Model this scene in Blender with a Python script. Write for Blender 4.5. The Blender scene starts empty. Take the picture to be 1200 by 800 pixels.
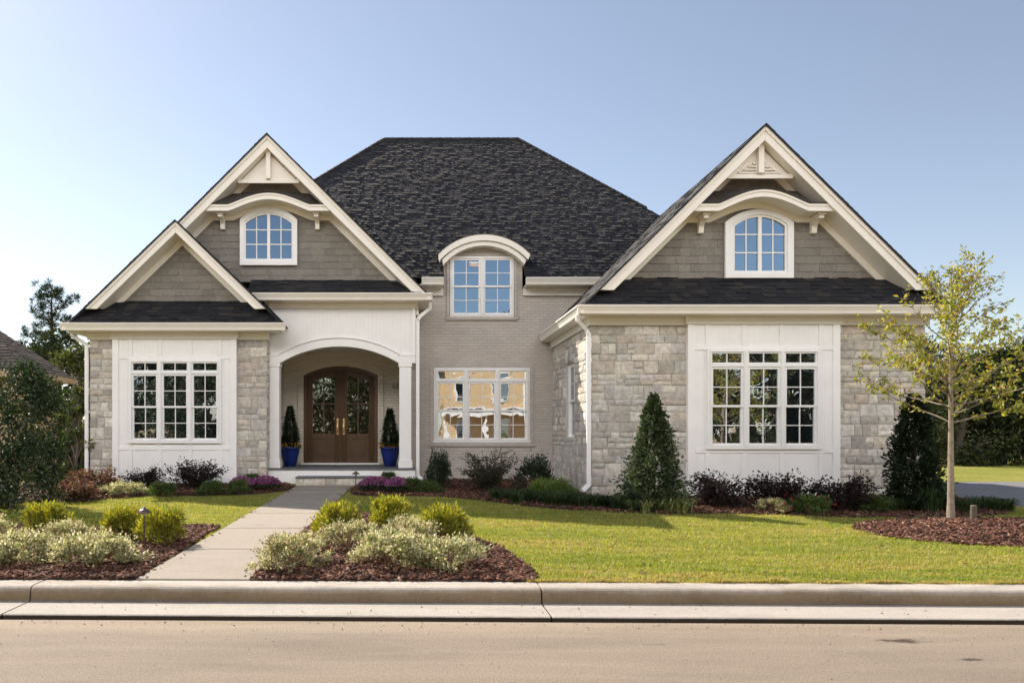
import bpy, math, random
import numpy as np
from mathutils import Vector

random.seed(7)
RNG = np.random.default_rng(7)
C = bpy.context.scene.collection
SC = bpy.context.scene

# ------------------------------------------------------------------ camera
EYE, F, VX, HY = 1.65, 900.0, 480.0, 508.0
cam_d = bpy.data.cameras.new("camera")
cam = bpy.data.objects.new("camera", cam_d)
C.objects.link(cam)
cam.location = (0, 0, EYE)
cam.rotation_euler = (math.radians(90), 0, 0)
cam_d.lens = 27.0
cam_d.sensor_width = 36.0
cam_d.shift_x = 0.1
cam_d.shift_y = 0.09
cam_d.clip_end = 3000
SC.camera = cam

# ------------------------------------------------------------------ light
SUN_TO = Vector((-0.85, 0.85, 1.0)).normalized()      # towards the sun: behind the house, to the left
w = bpy.data.worlds.new("World")
SC.world = w
w.use_nodes = True
nt = w.node_tree
bg = nt.nodes["Background"]
sky = nt.nodes.new("ShaderNodeTexSky")
sky.sky_type = 'NISHITA'
sky.sun_disc = False
sky.sun_elevation = math.asin(SUN_TO.z)
sky.sun_rotation = math.atan2(SUN_TO.x, SUN_TO.y)
sky.altitude = 100
sky.air_density = 1.0
sky.dust_density = 0.35
sky.ozone_density = 1.0
# bright cloud band added behind the camera to fill the shaded house front
tc = nt.nodes.new("ShaderNodeTexCoord")
sp = nt.nodes.new("ShaderNodeSeparateXYZ")
nt.links.new(tc.outputs["Generated"], sp.inputs[0])


def wmap(src, a, b):
    m = nt.nodes.new("ShaderNodeMapRange")
    m.interpolation_type = 'SMOOTHSTEP'
    m.inputs["From Min"].default_value, m.inputs["From Max"].default_value = a, b
    nt.links.new(src, m.inputs[0])
    return m.outputs[0]


def wmul(a, b):
    m = nt.nodes.new("ShaderNodeMath")
    m.operation = 'MULTIPLY'
    nt.links.new(a, m.inputs[0])
    nt.links.new(b, m.inputs[1])
    return m.outputs[0]


cn = nt.nodes.new("ShaderNodeTexNoise")
cn.inputs["Scale"].default_value = 3.5
cn.inputs["Detail"].default_value = 7
nt.links.new(tc.outputs["Generated"], cn.inputs["Vector"])
cmask = wmul(wmul(wmul(wmap(sp.outputs["Z"], .285, .335), wmap(sp.outputs["Z"], .54, .44)), wmap(sp.outputs["Y"], -.05, -.30)), wmap(cn.outputs[0], .36, .52))
cmix = nt.nodes.new("ShaderNodeMix")
cmix.data_type = 'RGBA'
cmix.inputs[7].default_value = (47.0, 46.0, 45.0, 1)
nt.links.new(cmask, cmix.inputs[0])
hz_ = nt.nodes.new("ShaderNodeHueSaturation")
hz_.inputs["Saturation"].default_value = 0.80
nt.links.new(sky.outputs[0], hz_.inputs["Color"])
nt.links.new(hz_.outputs[0], cmix.inputs[6])
nt.links.new(cmix.outputs[2], bg.inputs[0])
bg.inputs[1].default_value = 0.08
sun_d = bpy.data.lights.new("sun", 'SUN')
sun_d.energy = 4.7
sun_d.angle = math.radians(0.5)
sun_d.color = (1.0, 0.925, 0.82)
sun = bpy.data.objects.new("sun", sun_d)
C.objects.link(sun)
sun.location = (-30, 40, 40)
sun.rotation_euler = SUN_TO.to_track_quat('Z', 'Y').to_euler()
SC.view_settings.view_transform = 'Standard'
SC.view_settings.look = 'None'
SC.view_settings.gamma = 1
SC.view_settings.exposure = 1.0
SC.view_settings.use_white_balance = True
SC.view_settings.white_balance_temperature = 6750
SC.view_settings.white_balance_tint = 12
SC.cycles.max_bounces = 8


# ------------------------------------------------------------------ helpers
def P(px, py, Y):
    """photo pixel at depth Y -> world point"""
    return Vector(((px - VX) * Y / F, Y, EYE + (HY - py) * Y / F))


def PX(px, Y):
    return (px - VX) * Y / F


def PZ(py, Y):
    return EYE + (HY - py) * Y / F


GK, G0, GY0 = 0.0225, 0.19, 7.57


def gz(Y):
    return G0 + GK * (min(max(Y, 7.0), 20.0) - GY0)


def G(px, py):
    """photo pixel on the sloping front yard -> (X, Y)"""
    Y = (EYE - G0 + GK * GY0) / ((py - HY) / F + GK)
    return ((px - VX) * Y / F, Y)


def kerb_shift(X):
    return -0.0215 * (X - 1.0)


ORG = {}


class MB:
    def __init__(self, T=None):
        self.v, self.f, self.c, self.T = [], [], [], T
        self.col = (1, 1, 1)

    def add(self, vs, fs, col=None):
        n = len(self.v)
        if self.T:
            vs = [self.T(*q) for q in vs]
        self.v += [tuple(q) for q in vs]
        self.c += [col or self.col] * len(vs)
        self.f += [tuple(i + n for i in f) for f in fs]

    def box(self, x0, x1, y0, y1, z0, z1, col=None):
        self.hexa([(x0, y0, z0), (x1, y0, z0), (x1, y1, z0), (x0, y1, z0),
                   (x0, y0, z1), (x1, y0, z1), (x1, y1, z1), (x0, y1, z1)], col)

    def hexa(self, p, col=None):
        self.add(p, [(0, 3, 2, 1), (4, 5, 6, 7), (0, 1, 5, 4), (1, 2, 6, 5), (2, 3, 7, 6), (3, 0, 4, 7)], col)

    def holed(self, x0, x1, y0, y1, z0, z1, holes):
        """wall along X with rectangular openings (xa, xb, za, zb)"""
        zs = sorted({z0, z1, *[h[2] for h in holes], *[h[3] for h in holes]})
        for a, b in zip(zs[:-1], zs[1:]):
            m = (a + b) / 2
            x = x0
            for h in sorted(h for h in holes if h[2] < m < h[3]):
                self.box(x, h[0], y0, y1, a, b)
                x = h[1]
            self.box(x, x1, y0, y1, a, b)

    def prism(self, poly, a, b, axis='y', col=None):
        n = len(poly)
        if axis == 'y':
            m = lambda p, t: (p[0], t, p[1])
        elif axis == 'x':
            m = lambda p, t: (t, p[0], p[1])
        else:
            m = lambda p, t: (p[0], p[1], t)
        vs = [m(p, a) for p in poly] + [m(p, b) for p in poly]
        fs = [tuple(range(n)), tuple(range(2 * n - 1, n - 1, -1))]
        fs += [(i, i + n, (i + 1) % n + n, (i + 1) % n) for i in range(n)]
        self.add(vs, fs, col)

    def ring(self, outer, inner, y0, y1, closed=True, col=None):
        """frame between two outlines (x, z) with the same number of points"""
        n = len(outer)
        vs = [(p[0], y0, p[1]) for p in outer] + [(p[0], y0, p[1]) for p in inner] + \
             [(p[0], y1, p[1]) for p in outer] + [(p[0], y1, p[1]) for p in inner]
        fs = []
        for i in range(n if closed else n - 1):
            j = (i + 1) % n
            fs += [(i, j, n + j, n + i), (2 * n + i, 3 * n + i, 3 * n + j, 2 * n + j),
                   (i, 2 * n + i, 2 * n + j, j), (n + i, n + j, 3 * n + j, 3 * n + i)]
        if not closed:
            fs += [(0, n, 3 * n, 2 * n), (n - 1, 3 * n - 1, 4 * n - 1, 2 * n - 1)]
        self.add(vs, fs, col)

    def tube(self, pts, radii, n=6, col=None):
        pts = [Vector(p) for p in pts]
        vs, fs = [], []
        up = Vector((0.31, 0.17, 0.93))
        for i, p in enumerate(pts):
            d = (pts[min(i + 1, len(pts) - 1)] - pts[max(i - 1, 0)]).normalized()
            a = d.cross(up)
            if a.length < 1e-3:
                a = d.cross(Vector((1, 0, 0)))
            a.normalize()
            b = d.cross(a)
            for k in range(n):
                t = 2 * math.pi * k / n
                vs.append(p + (a * math.cos(t) + b * math.sin(t)) * radii[i])
        for i in range(len(pts) - 1):
            for k in range(n):
                k2 = (k + 1) % n
                fs.append((i * n + k, i * n + k2, (i + 1) * n + k2, (i + 1) * n + k))
        fs.append(tuple(range(n - 1, -1, -1)))
        m = (len(pts) - 1) * n
        fs.append(tuple(range(m, m + n)))
        self.add(vs, fs, col)

    def lathe(self, prof, cx, cy, n=20, col=None):
        vs, fs = [], []
        for r, z in prof:
            for k in range(n):
                t = 2 * math.pi * k / n
                vs.append((cx + r * math.cos(t), cy + r * math.sin(t), z))
        for i in range(len(prof) - 1):
            for k in range(n):
                k2 = (k + 1) % n
                fs.append((i * n + k, i * n + k2, (i + 1) * n + k2, (i + 1) * n + k))
        fs.append(tuple(range(n - 1, -1, -1)))
        m = (len(prof) - 1) * n
        fs.append(tuple(range(m, m + n)))
        self.add(vs, fs, col)

    def build(self, name, mat, parent=None, smooth=False, bevel=0.0):
        o = ORG.get(parent.as_pointer(), (0, 0, 0)) if parent else (0, 0, 0)
        me = bpy.data.meshes.new(name)
        me.from_pydata([(a - o[0], b - o[1], c - o[2]) for a, b, c in self.v], [], self.f)
        at = me.color_attributes.new("Col", 'FLOAT_COLOR', 'POINT')
        cc = np.ones((len(self.v), 4), np.float32)
        cc[:, :3] = np.array(self.c, np.float32)
        at.data.foreach_set("color", cc.ravel())
        if mat:
            me.materials.append(mat)
        if smooth:
            me.polygons.foreach_set("use_smooth", [True] * len(me.polygons))
        ob = bpy.data.objects.new(name, me)
        C.objects.link(ob)
        if parent:
            ob.parent = parent
            ORG[ob.as_pointer()] = o
        if bevel:
            md = ob.modifiers.new("bevel", 'BEVEL')
            md.width = bevel
            md.segments = 2
            md.limit_method = 'ANGLE'
        return ob


def np_mesh(name, verts, faces, cols, mat, parent=None):
    """verts (n,3), faces (m,k), cols (n,3) -> one mesh object"""
    o = ORG.get(parent.as_pointer(), (0, 0, 0)) if parent else (0, 0, 0)
    me = bpy.data.meshes.new(name)
    n, m, k = len(verts), len(faces), faces.shape[1]
    me.vertices.add(n)
    me.vertices.foreach_set("co", (verts - np.array(o)).astype(np.float32).ravel())
    me.loops.add(m * k)
    me.loops.foreach_set("vertex_index", faces.astype(np.int32).ravel())
    me.polygons.add(m)
    me.polygons.foreach_set("loop_start", (np.arange(m) * k).astype(np.int32))
    me.update(calc_edges=True)
    at = me.color_attributes.new("Col", 'FLOAT_COLOR', 'POINT')
    cc = np.ones((n, 4), np.float32)
    cc[:, :3] = cols
    at.data.foreach_set("color", cc.ravel())
    me.materials.append(mat)
    ob = bpy.data.objects.new(name, me)
    C.objects.link(ob)
    if parent:
        ob.parent = parent
        ORG[ob.as_pointer()] = o
    return ob


def tag(o, label, cat, group=None, kind=None):
    if label:
        o["label"] = label
    if cat:
        o["category"] = cat
    if group:
        o["group"] = group
    if kind:
        o["kind"] = kind
    return o


def thing(name, label, cat, loc, group=None, world=True):
    o = bpy.data.objects.new(name, None)
    o.empty_display_size = 0.2
    C.objects.link(o)
    o.location = loc
    ORG[o.as_pointer()] = tuple(loc) if world else (0, 0, 0)
    return tag(o, label, cat, group)


def dup(root, loc, rz, sc, label, group=None):
    r = root.copy()
    C.objects.link(r)
    r.location = loc
    r.rotation_euler = (0, 0, rz)
    r.scale = sc if isinstance(sc, tuple) else (sc, sc, sc)
    r["label"] = label
    if group:
        r["group"] = group
    for ch in list(root.children):
        c = ch.copy()
        C.objects.link(c)
        c.parent = r
        for g in list(ch.children):
            d = g.copy()
            C.objects.link(d)
            d.parent = c
    return r


# ------------------------------------------------------------------ materials
def nm(name):
    m = bpy.data.materials.new(name)
    m.use_nodes = True
    t = m.node_tree
    return m, t, t.nodes["Principled BSDF"]


def N(t, typ, **kw):
    n = t.nodes.new(typ)
    for k, v in kw.items():
        if k.startswith("i_"):
            key = k[2:].replace("_", " ")
            n.inputs[key].default_value = v
        else:
            setattr(n, k, v)
    return n


def noise(t, scale, detail=4, rough=0.6, vec=None):
    n = N(t, "ShaderNodeTexNoise")
    n.inputs["Scale"].default_value = scale
    n.inputs["Detail"].default_value = detail
    n.inputs["Roughness"].default_value = rough
    if vec is not None:
        t.links.new(vec, n.inputs["Vector"])
    return n


def ramp(t, src, stops):
    r = N(t, "ShaderNodeValToRGB")
    e = r.color_ramp.elements
    while len(e) < len(stops):
        e.new(0.5)
    for i, (p, c) in enumerate(stops):
        e[i].position = p
        e[i].color = (c, c, c, 1) if isinstance(c, (int, float)) else (*c, 1)
    t.links.new(src, r.inputs[0])
    return r


def mixc(t, fac, a, b, mode='MIX'):
    m = N(t, "ShaderNodeMix", data_type='RGBA', blend_type=mode)
    for s, i in ((fac, 0), (a, 6), (b, 7)):
        if isinstance(s, (int, float)):
            m.inputs[i].default_value = s
        elif isinstance(s, tuple):
            m.inputs[i].default_value = (*s, 1)
        else:
            t.links.new(s, m.inputs[i])
    return m.outputs[2]


def bump(t, h, strength, dist, bsdf):
    b = N(t, "ShaderNodeBump")
    b.inputs["Strength"].default_value = strength
    b.inputs["Distance"].default_value = dist
    t.links.new(h, b.inputs["Height"])
    t.links.new(b.outputs[0], bsdf.inputs["Normal"])
    return b


def pos(t):
    return N(t, "ShaderNodeNewGeometry").outputs["Position"]


def paint(name, col, rough=0.45, var=0.06, scale=2.5):
    m, t, b = nm(name)
    n = noise(t, scale, 5, 0.65, pos(t))
    r = ramp(t, n.outputs[0], [(0.3, tuple(c * (1 - var) for c in col)), (0.7, tuple(min(1, c * (1 + var * .5)) for c in col))])
    t.links.new(r.outputs[0], b.inputs["Base Color"])
    b.inputs["Roughness"].default_value = rough
    n2 = noise(t, 60, 3, 0.6, pos(t))
    bump(t, n2.outputs[0], 0.15, 0.004, b)
    return m


def attr_mat(name, rough=0.85, grain=40, gvar=0.25, bstr=0.4, bdist=0.01, spec=0.3):
    """colour per piece from the mesh, times a grain of the material itself"""
    m, t, b = nm(name)
    a = N(t, "ShaderNodeVertexColor", layer_name="Col")
    n = noise(t, grain, 6, 0.7, pos(t))
    r = ramp(t, n.outputs[0], [(0.3, 1 - gvar), (0.7, 1 + gvar * 0.6)])
    t.links.new(mixc(t, 1.0, a.outputs[0], r.outputs[0], 'MULTIPLY'), b.inputs["Base Color"])
    b.inputs["Roughness"].default_value = rough
    b.inputs["Specular IOR Level"].default_value = spec
    bump(t, n.outputs[0], bstr, bdist, b)
    return m


def leaf_mat(name, trans=0.35, rough=0.5, gloss=0.06):
    m = bpy.data.materials.new(name)
    m.use_nodes = True
    t = m.node_tree
    t.nodes.remove(t.nodes["Principled BSDF"])
    out = t.nodes["Material Output"]
    a = N(t, "ShaderNodeVertexColor", layer_name="Col")
    d = N(t, "ShaderNodeBsdfDiffuse")
    tr = N(t, "ShaderNodeBsdfTranslucent")
    g = N(t, "ShaderNodeBsdfGlossy")
    g.inputs["Roughness"].default_value = rough
    t.links.new(a.outputs[0], d.inputs[0])
    hs = N(t, "ShaderNodeHueSaturation")
    hs.inputs["Saturation"].default_value = 1.15
    hs.inputs["Value"].default_value = 1.3
    t.links.new(a.outputs[0], hs.inputs["Color"])
    t.links.new(hs.outputs[0], tr.inputs[0])
    m1 = N(t, "ShaderNodeMixShader")
    m1.inputs[0].default_value = trans
    t.links.new(d.outputs[0], m1.inputs[1])
    t.links.new(tr.outputs[0], m1.inputs[2])
    m2 = N(t, "ShaderNodeMixShader")
    m2.inputs[0].default_value = gloss
    t.links.new(m1.outputs[0], m2.inputs[1])
    t.links.new(g.outputs[0], m2.inputs[2])
    t.links.new(m2.outputs[0], out.inputs[0])
    return m


def brick_mat(name, col):
    m, t, b = nm(name)
    tc = pos(t)
    sx = N(t, "ShaderNodeSeparateXYZ")
    t.links.new(tc, sx.inputs[0])
    ad = N(t, "ShaderNodeMath", operation='ADD')
    t.links.new(sx.outputs[0], ad.inputs[0])
    t.links.new(sx.outputs[1], ad.inputs[1])
    cb = N(t, "ShaderNodeCombineXYZ")
    t.links.new(ad.outputs[0], cb.inputs[0])
    t.links.new(sx.outputs[2], cb.inputs[1])
    br = N(t, "ShaderNodeTexBrick")
    br.inputs["Scale"].default_value = 1.0
    br.inputs["Brick Width"].default_value = 0.21
    br.inputs["Row Height"].default_value = 0.075
    br.inputs["Mortar Size"].default_value = 0.006
    br.inputs["Mortar Smooth"].default_value = 0.3
    br.inputs["Color1"].default_value = (*[c * 1.04 for c in col], 1)
    br.inputs["Color2"].default_value = (*[c * 0.93 for c in col], 1)
    br.inputs["Mortar"].default_value = (*[c * 0.80 for c in col], 1)
    t.links.new(cb.outputs[0], br.inputs["Vector"])
    n = noise(t, 1.5, 5, 0.65, tc)
    r = ramp(t, n.outputs[0], [(0.3, 0.92), (0.7, 1.05)])
    t.links.new(mixc(t, 1.0, br.outputs[0], r.outputs[0], 'MULTIPLY'), b.inputs["Base Color"])
    b.inputs["Roughness"].default_value = 0.7
    inv = N(t, "ShaderNodeMath", operation='SUBTRACT')
    inv.inputs[0].default_value = 1.0
    t.links.new(br.outputs["Fac"], inv.inputs[1])
    n2 = noise(t, 45, 4, 0.7, tc)
    sm = N(t, "ShaderNodeMath", operation='MULTIPLY_ADD')
    sm.inputs[1].default_value = 0.35
    t.links.new(n2.outputs[0], sm.inputs[0])
    t.links.new(inv.outputs[0], sm.inputs[2])
    bump(t, sm.outputs[0], 0.7, 0.012, b)
    return m


def glass_mat(name, refl=0.36, tint=(0.86, 0.93, 1.0), inner=(0.012, 0.014, 0.016), wave=0.0035):
    m = bpy.data.materials.new(name)
    m.use_nodes = True
    t = m.node_tree
    t.nodes.remove(t.nodes["Principled BSDF"])
    out = t.nodes["Material Output"]
    d = N(t, "ShaderNodeBsdfDiffuse")
    d.inputs[0].default_value = (*inner, 1)
    g = N(t, "ShaderNodeBsdfGlossy")
    g.inputs["Color"].default_value = (*tint, 1)
    g.inputs["Roughness"].default_value = 0.0
    n = noise(t, 1.7, 2, 0.5, pos(t))
    b = N(t, "ShaderNodeBump")
    b.inputs["Strength"].default_value = 1.0
    b.inputs["Distance"].default_value = wave
    t.links.new(n.outputs[0], b.inputs["Height"])
    t.links.new(b.outputs[0], g.inputs["Normal"])
    mx = N(t, "ShaderNodeMixShader")
    mx.inputs[0].default_value = refl
    t.links.new(d.outputs[0], mx.inputs[1])
    t.links.new(g.outputs[0], mx.inputs[2])
    t.links.new(mx.outputs[0], out.inputs[0])
    return m


def concrete_mat(name, col, streak=0.12, scale=1.2, stain=None, grain=140, gc=.20):
    m, t, b = nm(name)
    p = pos(t)
    mp = N(t, "ShaderNodeMapping")
    mp.inputs["Scale"].default_value = (0.45, 1.6, 1)
    t.links.new(p, mp.inputs[0])
    n1 = noise(t, scale, 6, 0.68, mp.outputs[0])
    n2 = noise(t, 28, 6, 0.75, p)
    n3 = noise(t, grain, 3, 0.6, p)
    r1 = ramp(t, n1.outputs[0], [(0.28, 1 - streak * 2), (0.5, 1.0), (0.72, 1 + streak)])
    r2 = ramp(t, n2.outputs[0], [(0.3, 0.86), (0.7, 1.1)])
    r3 = ramp(t, n3.outputs[0], [(0.35, 1 - gc), (0.65, 1 + gc * .7)])
    c = mixc(t, 1.0, r1.outputs[0], r2.outputs[0], 'MULTIPLY')
    c = mixc(t, 1.0, c, r3.outputs[0], 'MULTIPLY')
    c = mixc(t, 1.0, c, col, 'MULTIPLY')
    if stain:
        for (sx, sy, rx, ry, dark) in stain:
            v = N(t, "ShaderNodeVectorMath", operation='SUBTRACT')
            v.inputs[1].default_value = (sx, sy, 0)
            t.links.new(p, v.inputs[0])
            s = N(t, "ShaderNodeVectorMath", operation='MULTIPLY')
            s.inputs[1].default_value = (1 / rx, 1 / ry, 0)
            t.links.new(v.outputs[0], s.inputs[0])
            ln = N(t, "ShaderNodeVectorMath", operation='LENGTH')
            t.links.new(s.outputs[0], ln.inputs[0])
            nn = noise(t, 9, 6, 0.75, p)
            ma = N(t, "ShaderNodeMath", operation='MULTIPLY_ADD')
            ma.inputs[1].default_value = 2.2
            t.links.new(nn.outputs[0], ma.inputs[0])
            t.links.new(ln.outputs["Value"], ma.inputs[2])
            r = ramp(t, ma.outputs[0], [(0.5, 1.0), (1.0, 0.0)])
            mr = N(t, "ShaderNodeMapRange")
            mr.inputs["From Min"].default_value = 1.35
            mr.inputs["From Max"].default_value = 1.7
            mr.inputs["To Min"].default_value = 1
            mr.inputs["To Max"].default_value = 0
            t.links.new(ma.outputs[0], mr.inputs[0])
            c = mixc(t, mr.outputs[0], c, dark)
    t.links.new(c, b.inputs["Base Color"])
    b.inputs["Roughness"].default_value = 0.9
    b.inputs["Specular IOR Level"].default_value = 0.2
    bump(t, n3.outputs[0], 0.6, 0.008, b)
    return m


def wood_mat(name, c1, c2, rough=0.35):
    m, t, b = nm(name)
    mp = N(t, "ShaderNodeMapping")
    mp.inputs["Scale"].default_value = (22, 22, 1.6)
    t.links.new(pos(t), mp.inputs[0])
    n = noise(t, 1.5, 6, 0.65, mp.outputs[0])
    r = ramp(t, n.outputs[0], [(0.3, c1), (0.7, c2)])
    t.links.new(r.outputs[0], b.inputs["Base Color"])
    b.inputs["Roughness"].default_value = rough
    bump(t, n.outputs[0], 0.2, 0.003, b)
    return m


def metal_mat(name, col, rough=0.35, metallic=1.0):
    m, t, b = nm(name)
    n = noise(t, 30, 4, 0.6, pos(t))
    r = ramp(t, n.outputs[0], [(0.3, tuple(c * .8 for c in col)), (0.7, col)])
    t.links.new(r.outputs[0], b.inputs["Base Color"])
    b.inputs["Roughness"].default_value = rough
    b.inputs["Metallic"].default_value = metallic
    return m


M = {}
M['trim'] = paint("cream_trim_paint", (0.86, 0.81, 0.725), 0.42, 0.04)
M['white'] = paint("white_panel_paint", (0.86, 0.84, 0.815), 0.42, 0.04)
M['board'] = paint("white_board_siding", (0.86, 0.84, 0.815), 0.42, 0.05)
_t = M['board'].node_tree
_b = _t.nodes["Principled BSDF"]
_s = N(_t, "ShaderNodeSeparateXYZ")
_t.links.new(pos(_t), _s.inputs[0])
_m = N(_t, "ShaderNodeMath", operation='PINGPONG')
_m.inputs[1].default_value = .05
_t.links.new(_s.outputs[0], _m.inputs[0])
_mr = N(_t, "ShaderNodeMapRange")
_mr.inputs["From Min"].default_value, _mr.inputs["From Max"].default_value = 0.0, .006
_t.links.new(_m.outputs[0], _mr.inputs[0])
bump(_t, _mr.outputs[0], 0.6, .006, _b)
M['vinyl'] = paint("white_window_frame", (0.84, 0.83, 0.81), 0.35, 0.03)
M['brick'] = brick_mat("painted_brick", (0.54, 0.485, 0.43))
M['pbrick'] = brick_mat("lightened_porch_brick", (0.70, 0.63, 0.53))  # brick colour lightened to make up for light missing inside the porch
M['stone'] = attr_mat("cut_stone", 0.95, 11, 0.36, 0.8, 0.02, 0.15)
M['mortar'] = paint("mortar", (0.56, 0.515, 0.45), 0.95, 0.15, 8)
M['cedar'] = attr_mat("weathered_cedar_shingle", 0.9, 26, 0.22, 0.5, 0.006)
M['roof'] = attr_mat("asphalt_shingle", 0.7, 90, 0.5, 0.8, 0.006, 0.25)
_b = M['roof'].node_tree.nodes["Principled BSDF"]
_b.inputs["Sheen Weight"].default_value = 0.13
_b.inputs["Sheen Roughness"].default_value = 0.35
_b.inputs["Sheen Tint"].default_value = (.70, .68, .66, 1)
M['nroof'] = attr_mat("brown_shingle", 0.95, 60, 0.3, 0.6, 0.005, 0.1)
M['deck'] = paint("roof_felt", (0.03, 0.03, 0.032), 0.9, 0.1)
M['glass'] = glass_mat("window_glass", 0.42)
M['blueglass'] = glass_mat("upper_window_glass", 0.42, (0.62, 0.82, 1.0))
M['doorwood'] = wood_mat("stained_mahogany", (0.055, 0.026, 0.010), (0.125, 0.062, 0.023))
M['doorglass'] = glass_mat("door_glass", 0.42, (1, 0.97, 0.85), (0.02, 0.018, 0.012), 0.012)
M['brass'] = metal_mat("satin_brass", (0.75, 0.52, 0.26), 0.3)
M['bronze'] = metal_mat("dark_bronze", (0.13, 0.10, 0.085), 0.45, 0.8)
M['slate'] = paint("slate_paving", (0.13, 0.135, 0.145), 0.6, 0.25, 4)
M['concrete'] = concrete_mat("walk_concrete", (0.31, 0.275, 0.23), 0.06)
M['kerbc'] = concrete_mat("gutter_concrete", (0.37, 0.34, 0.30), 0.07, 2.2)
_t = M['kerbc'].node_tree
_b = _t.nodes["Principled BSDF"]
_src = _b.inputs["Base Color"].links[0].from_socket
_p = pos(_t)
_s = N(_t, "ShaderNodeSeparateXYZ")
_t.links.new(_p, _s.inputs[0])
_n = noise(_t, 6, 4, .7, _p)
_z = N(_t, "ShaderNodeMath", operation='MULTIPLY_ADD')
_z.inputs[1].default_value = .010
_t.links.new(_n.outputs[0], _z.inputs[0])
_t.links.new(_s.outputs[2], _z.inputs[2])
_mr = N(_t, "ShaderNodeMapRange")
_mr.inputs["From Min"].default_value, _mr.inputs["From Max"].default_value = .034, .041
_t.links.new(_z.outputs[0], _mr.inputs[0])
_t.links.new(mixc(_t, _mr.outputs[0], (.035, .026, .019), _src), _b.inputs["Base Color"])  # lip face coloured dark: dirt stain plus the shade along its edge
M['kerbs'] = concrete_mat("kerb_concrete", (0.40, 0.365, 0.32), 0.14, 2.2)
_t = M['kerbs'].node_tree
_b = _t.nodes["Principled BSDF"]
_src = _b.inputs["Base Color"].links[0].from_socket
_p = pos(_t)
_s = N(_t, "ShaderNodeSeparateXYZ")
_t.links.new(_p, _s.inputs[0])
_n = noise(_t, 1.3, 5, .7, _p)
_z = N(_t, "ShaderNodeMath", operation='MULTIPLY_ADD')       # wavy height of the dirt line left by run-off
_z.inputs[1].default_value = .11
_t.links.new(_n.outputs[0], _z.inputs[0])
_t.links.new(_s.outputs[2], _z.inputs[2])
_r = ramp(_t, _z.outputs[0], [(.08, (.42, .41, .42)), (.13, (.46, .37, .25)), (.19, (.55, .46, .35)), (.245, (1, 1, 1))])
_t.links.new(mixc(_t, 1.0, _src, _r.outputs[0], 'MULTIPLY'), _b.inputs["Base Color"])
M['road'] = concrete_mat("dusty_asphalt", (0.225, 0.185, 0.145), 0.10, 0.9,
                         stain=[(3.93, 6.13, 0.36, 0.12, (0.06, 0.045, 0.035)), (4.12, 5.62, 0.25, 0.06, (0.07, 0.055, 0.045)),
                                (1.95, 6.02, 0.16, 0.05, (0.16, 0.13, 0.10)), (5.0, 5.5, .1, .04, (0.08, 0.06, 0.05))], grain=75, gc=.30)
M['drive'] = concrete_mat("driveway_concrete", (0.17, 0.17, 0.18), 0.06)
M['dirt'] = concrete_mat("bare_earth", (0.42, 0.30, 0.19), 0.25, 0.5)
M['leaf'] = leaf_mat("leaf", 0.42, 0.5, 0.04)
M['gleaf'] = leaf_mat("glossy_leaf", 0.2, 0.45, 0.05)
M['dleaf'] = leaf_mat("dark_leaf", 0.18, 0.6, 0.02)
M['petal'] = leaf_mat("petal", 0.3, 0.6, 0.02)
M['grass'] = leaf_mat("grass_blade", 0.50, 0.6, 0.03)
M['bark'] = attr_mat("bark", 0.95, 20, 0.4, 0.8, 0.012)
M['chip'] = attr_mat("bark_mulch", 0.95, 60, 0.4, 0.6, 0.01)
M['pot'] = metal_mat("blue_glaze", (0.010, 0.026, 0.17), 0.12, 0.0)
M['nbrick'] = brick_mat("tan_brick", (0.45, 0.33, 0.20))
M['sbrick'] = brick_mat("pale_tan_brick", (0.70, 0.50, 0.28))
M['plain'] = attr_mat("painted_piece", 0.6, 20, 0.08, 0.1, 0.003)
M['ground'] = None


def lawn_mat():
    m, t, b = nm("turf")
    p = pos(t)
    n1 = noise(t, 0.6, 6, 0.7, p)
    n2 = noise(t, 14, 6, 0.75, p)
    r1 = ramp(t, n1.outputs[0], [(0.3, (0.17, 0.20, 0.040)), (0.55, (0.24, 0.25, 0.055)), (0.75, (0.32, 0.28, 0.09))])
    r2 = ramp(t, n2.outputs[0], [(0.3, (.50, .42, .40)), (0.7, (1.2, 1.2, 1.2))])
    t.links.new(mixc(t, 1.0, r1.outputs[0], r2.outputs[0], 'MULTIPLY'), b.inputs["Base Color"])
    b.inputs["Roughness"].default_value = 1.0
    b.inputs["Specular IOR Level"].default_value = 0.1
    bump(t, n2.outputs[0], 0.8, 0.03, b)
    return m


M['ground'] = lawn_mat()


def mulch_mat():
    m, t, b = nm("mulch_base")
    p = pos(t)
    n2 = noise(t, 35, 6, 0.8, p)
    r1 = ramp(t, n2.outputs[0], [(0.3, (0.02, 0.010, 0.007)), (0.55, (0.06, 0.03, 0.02)), (0.75, (0.14, 0.075, 0.05))])
    t.links.new(r1.outputs[0], b.inputs["Base Color"])
    b.inputs["Roughness"].default_value = 1.0
    bump(t, n2.outputs[0], 1.0, 0.04, b)
    return m


M['mulch'] = mulch_mat()

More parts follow.
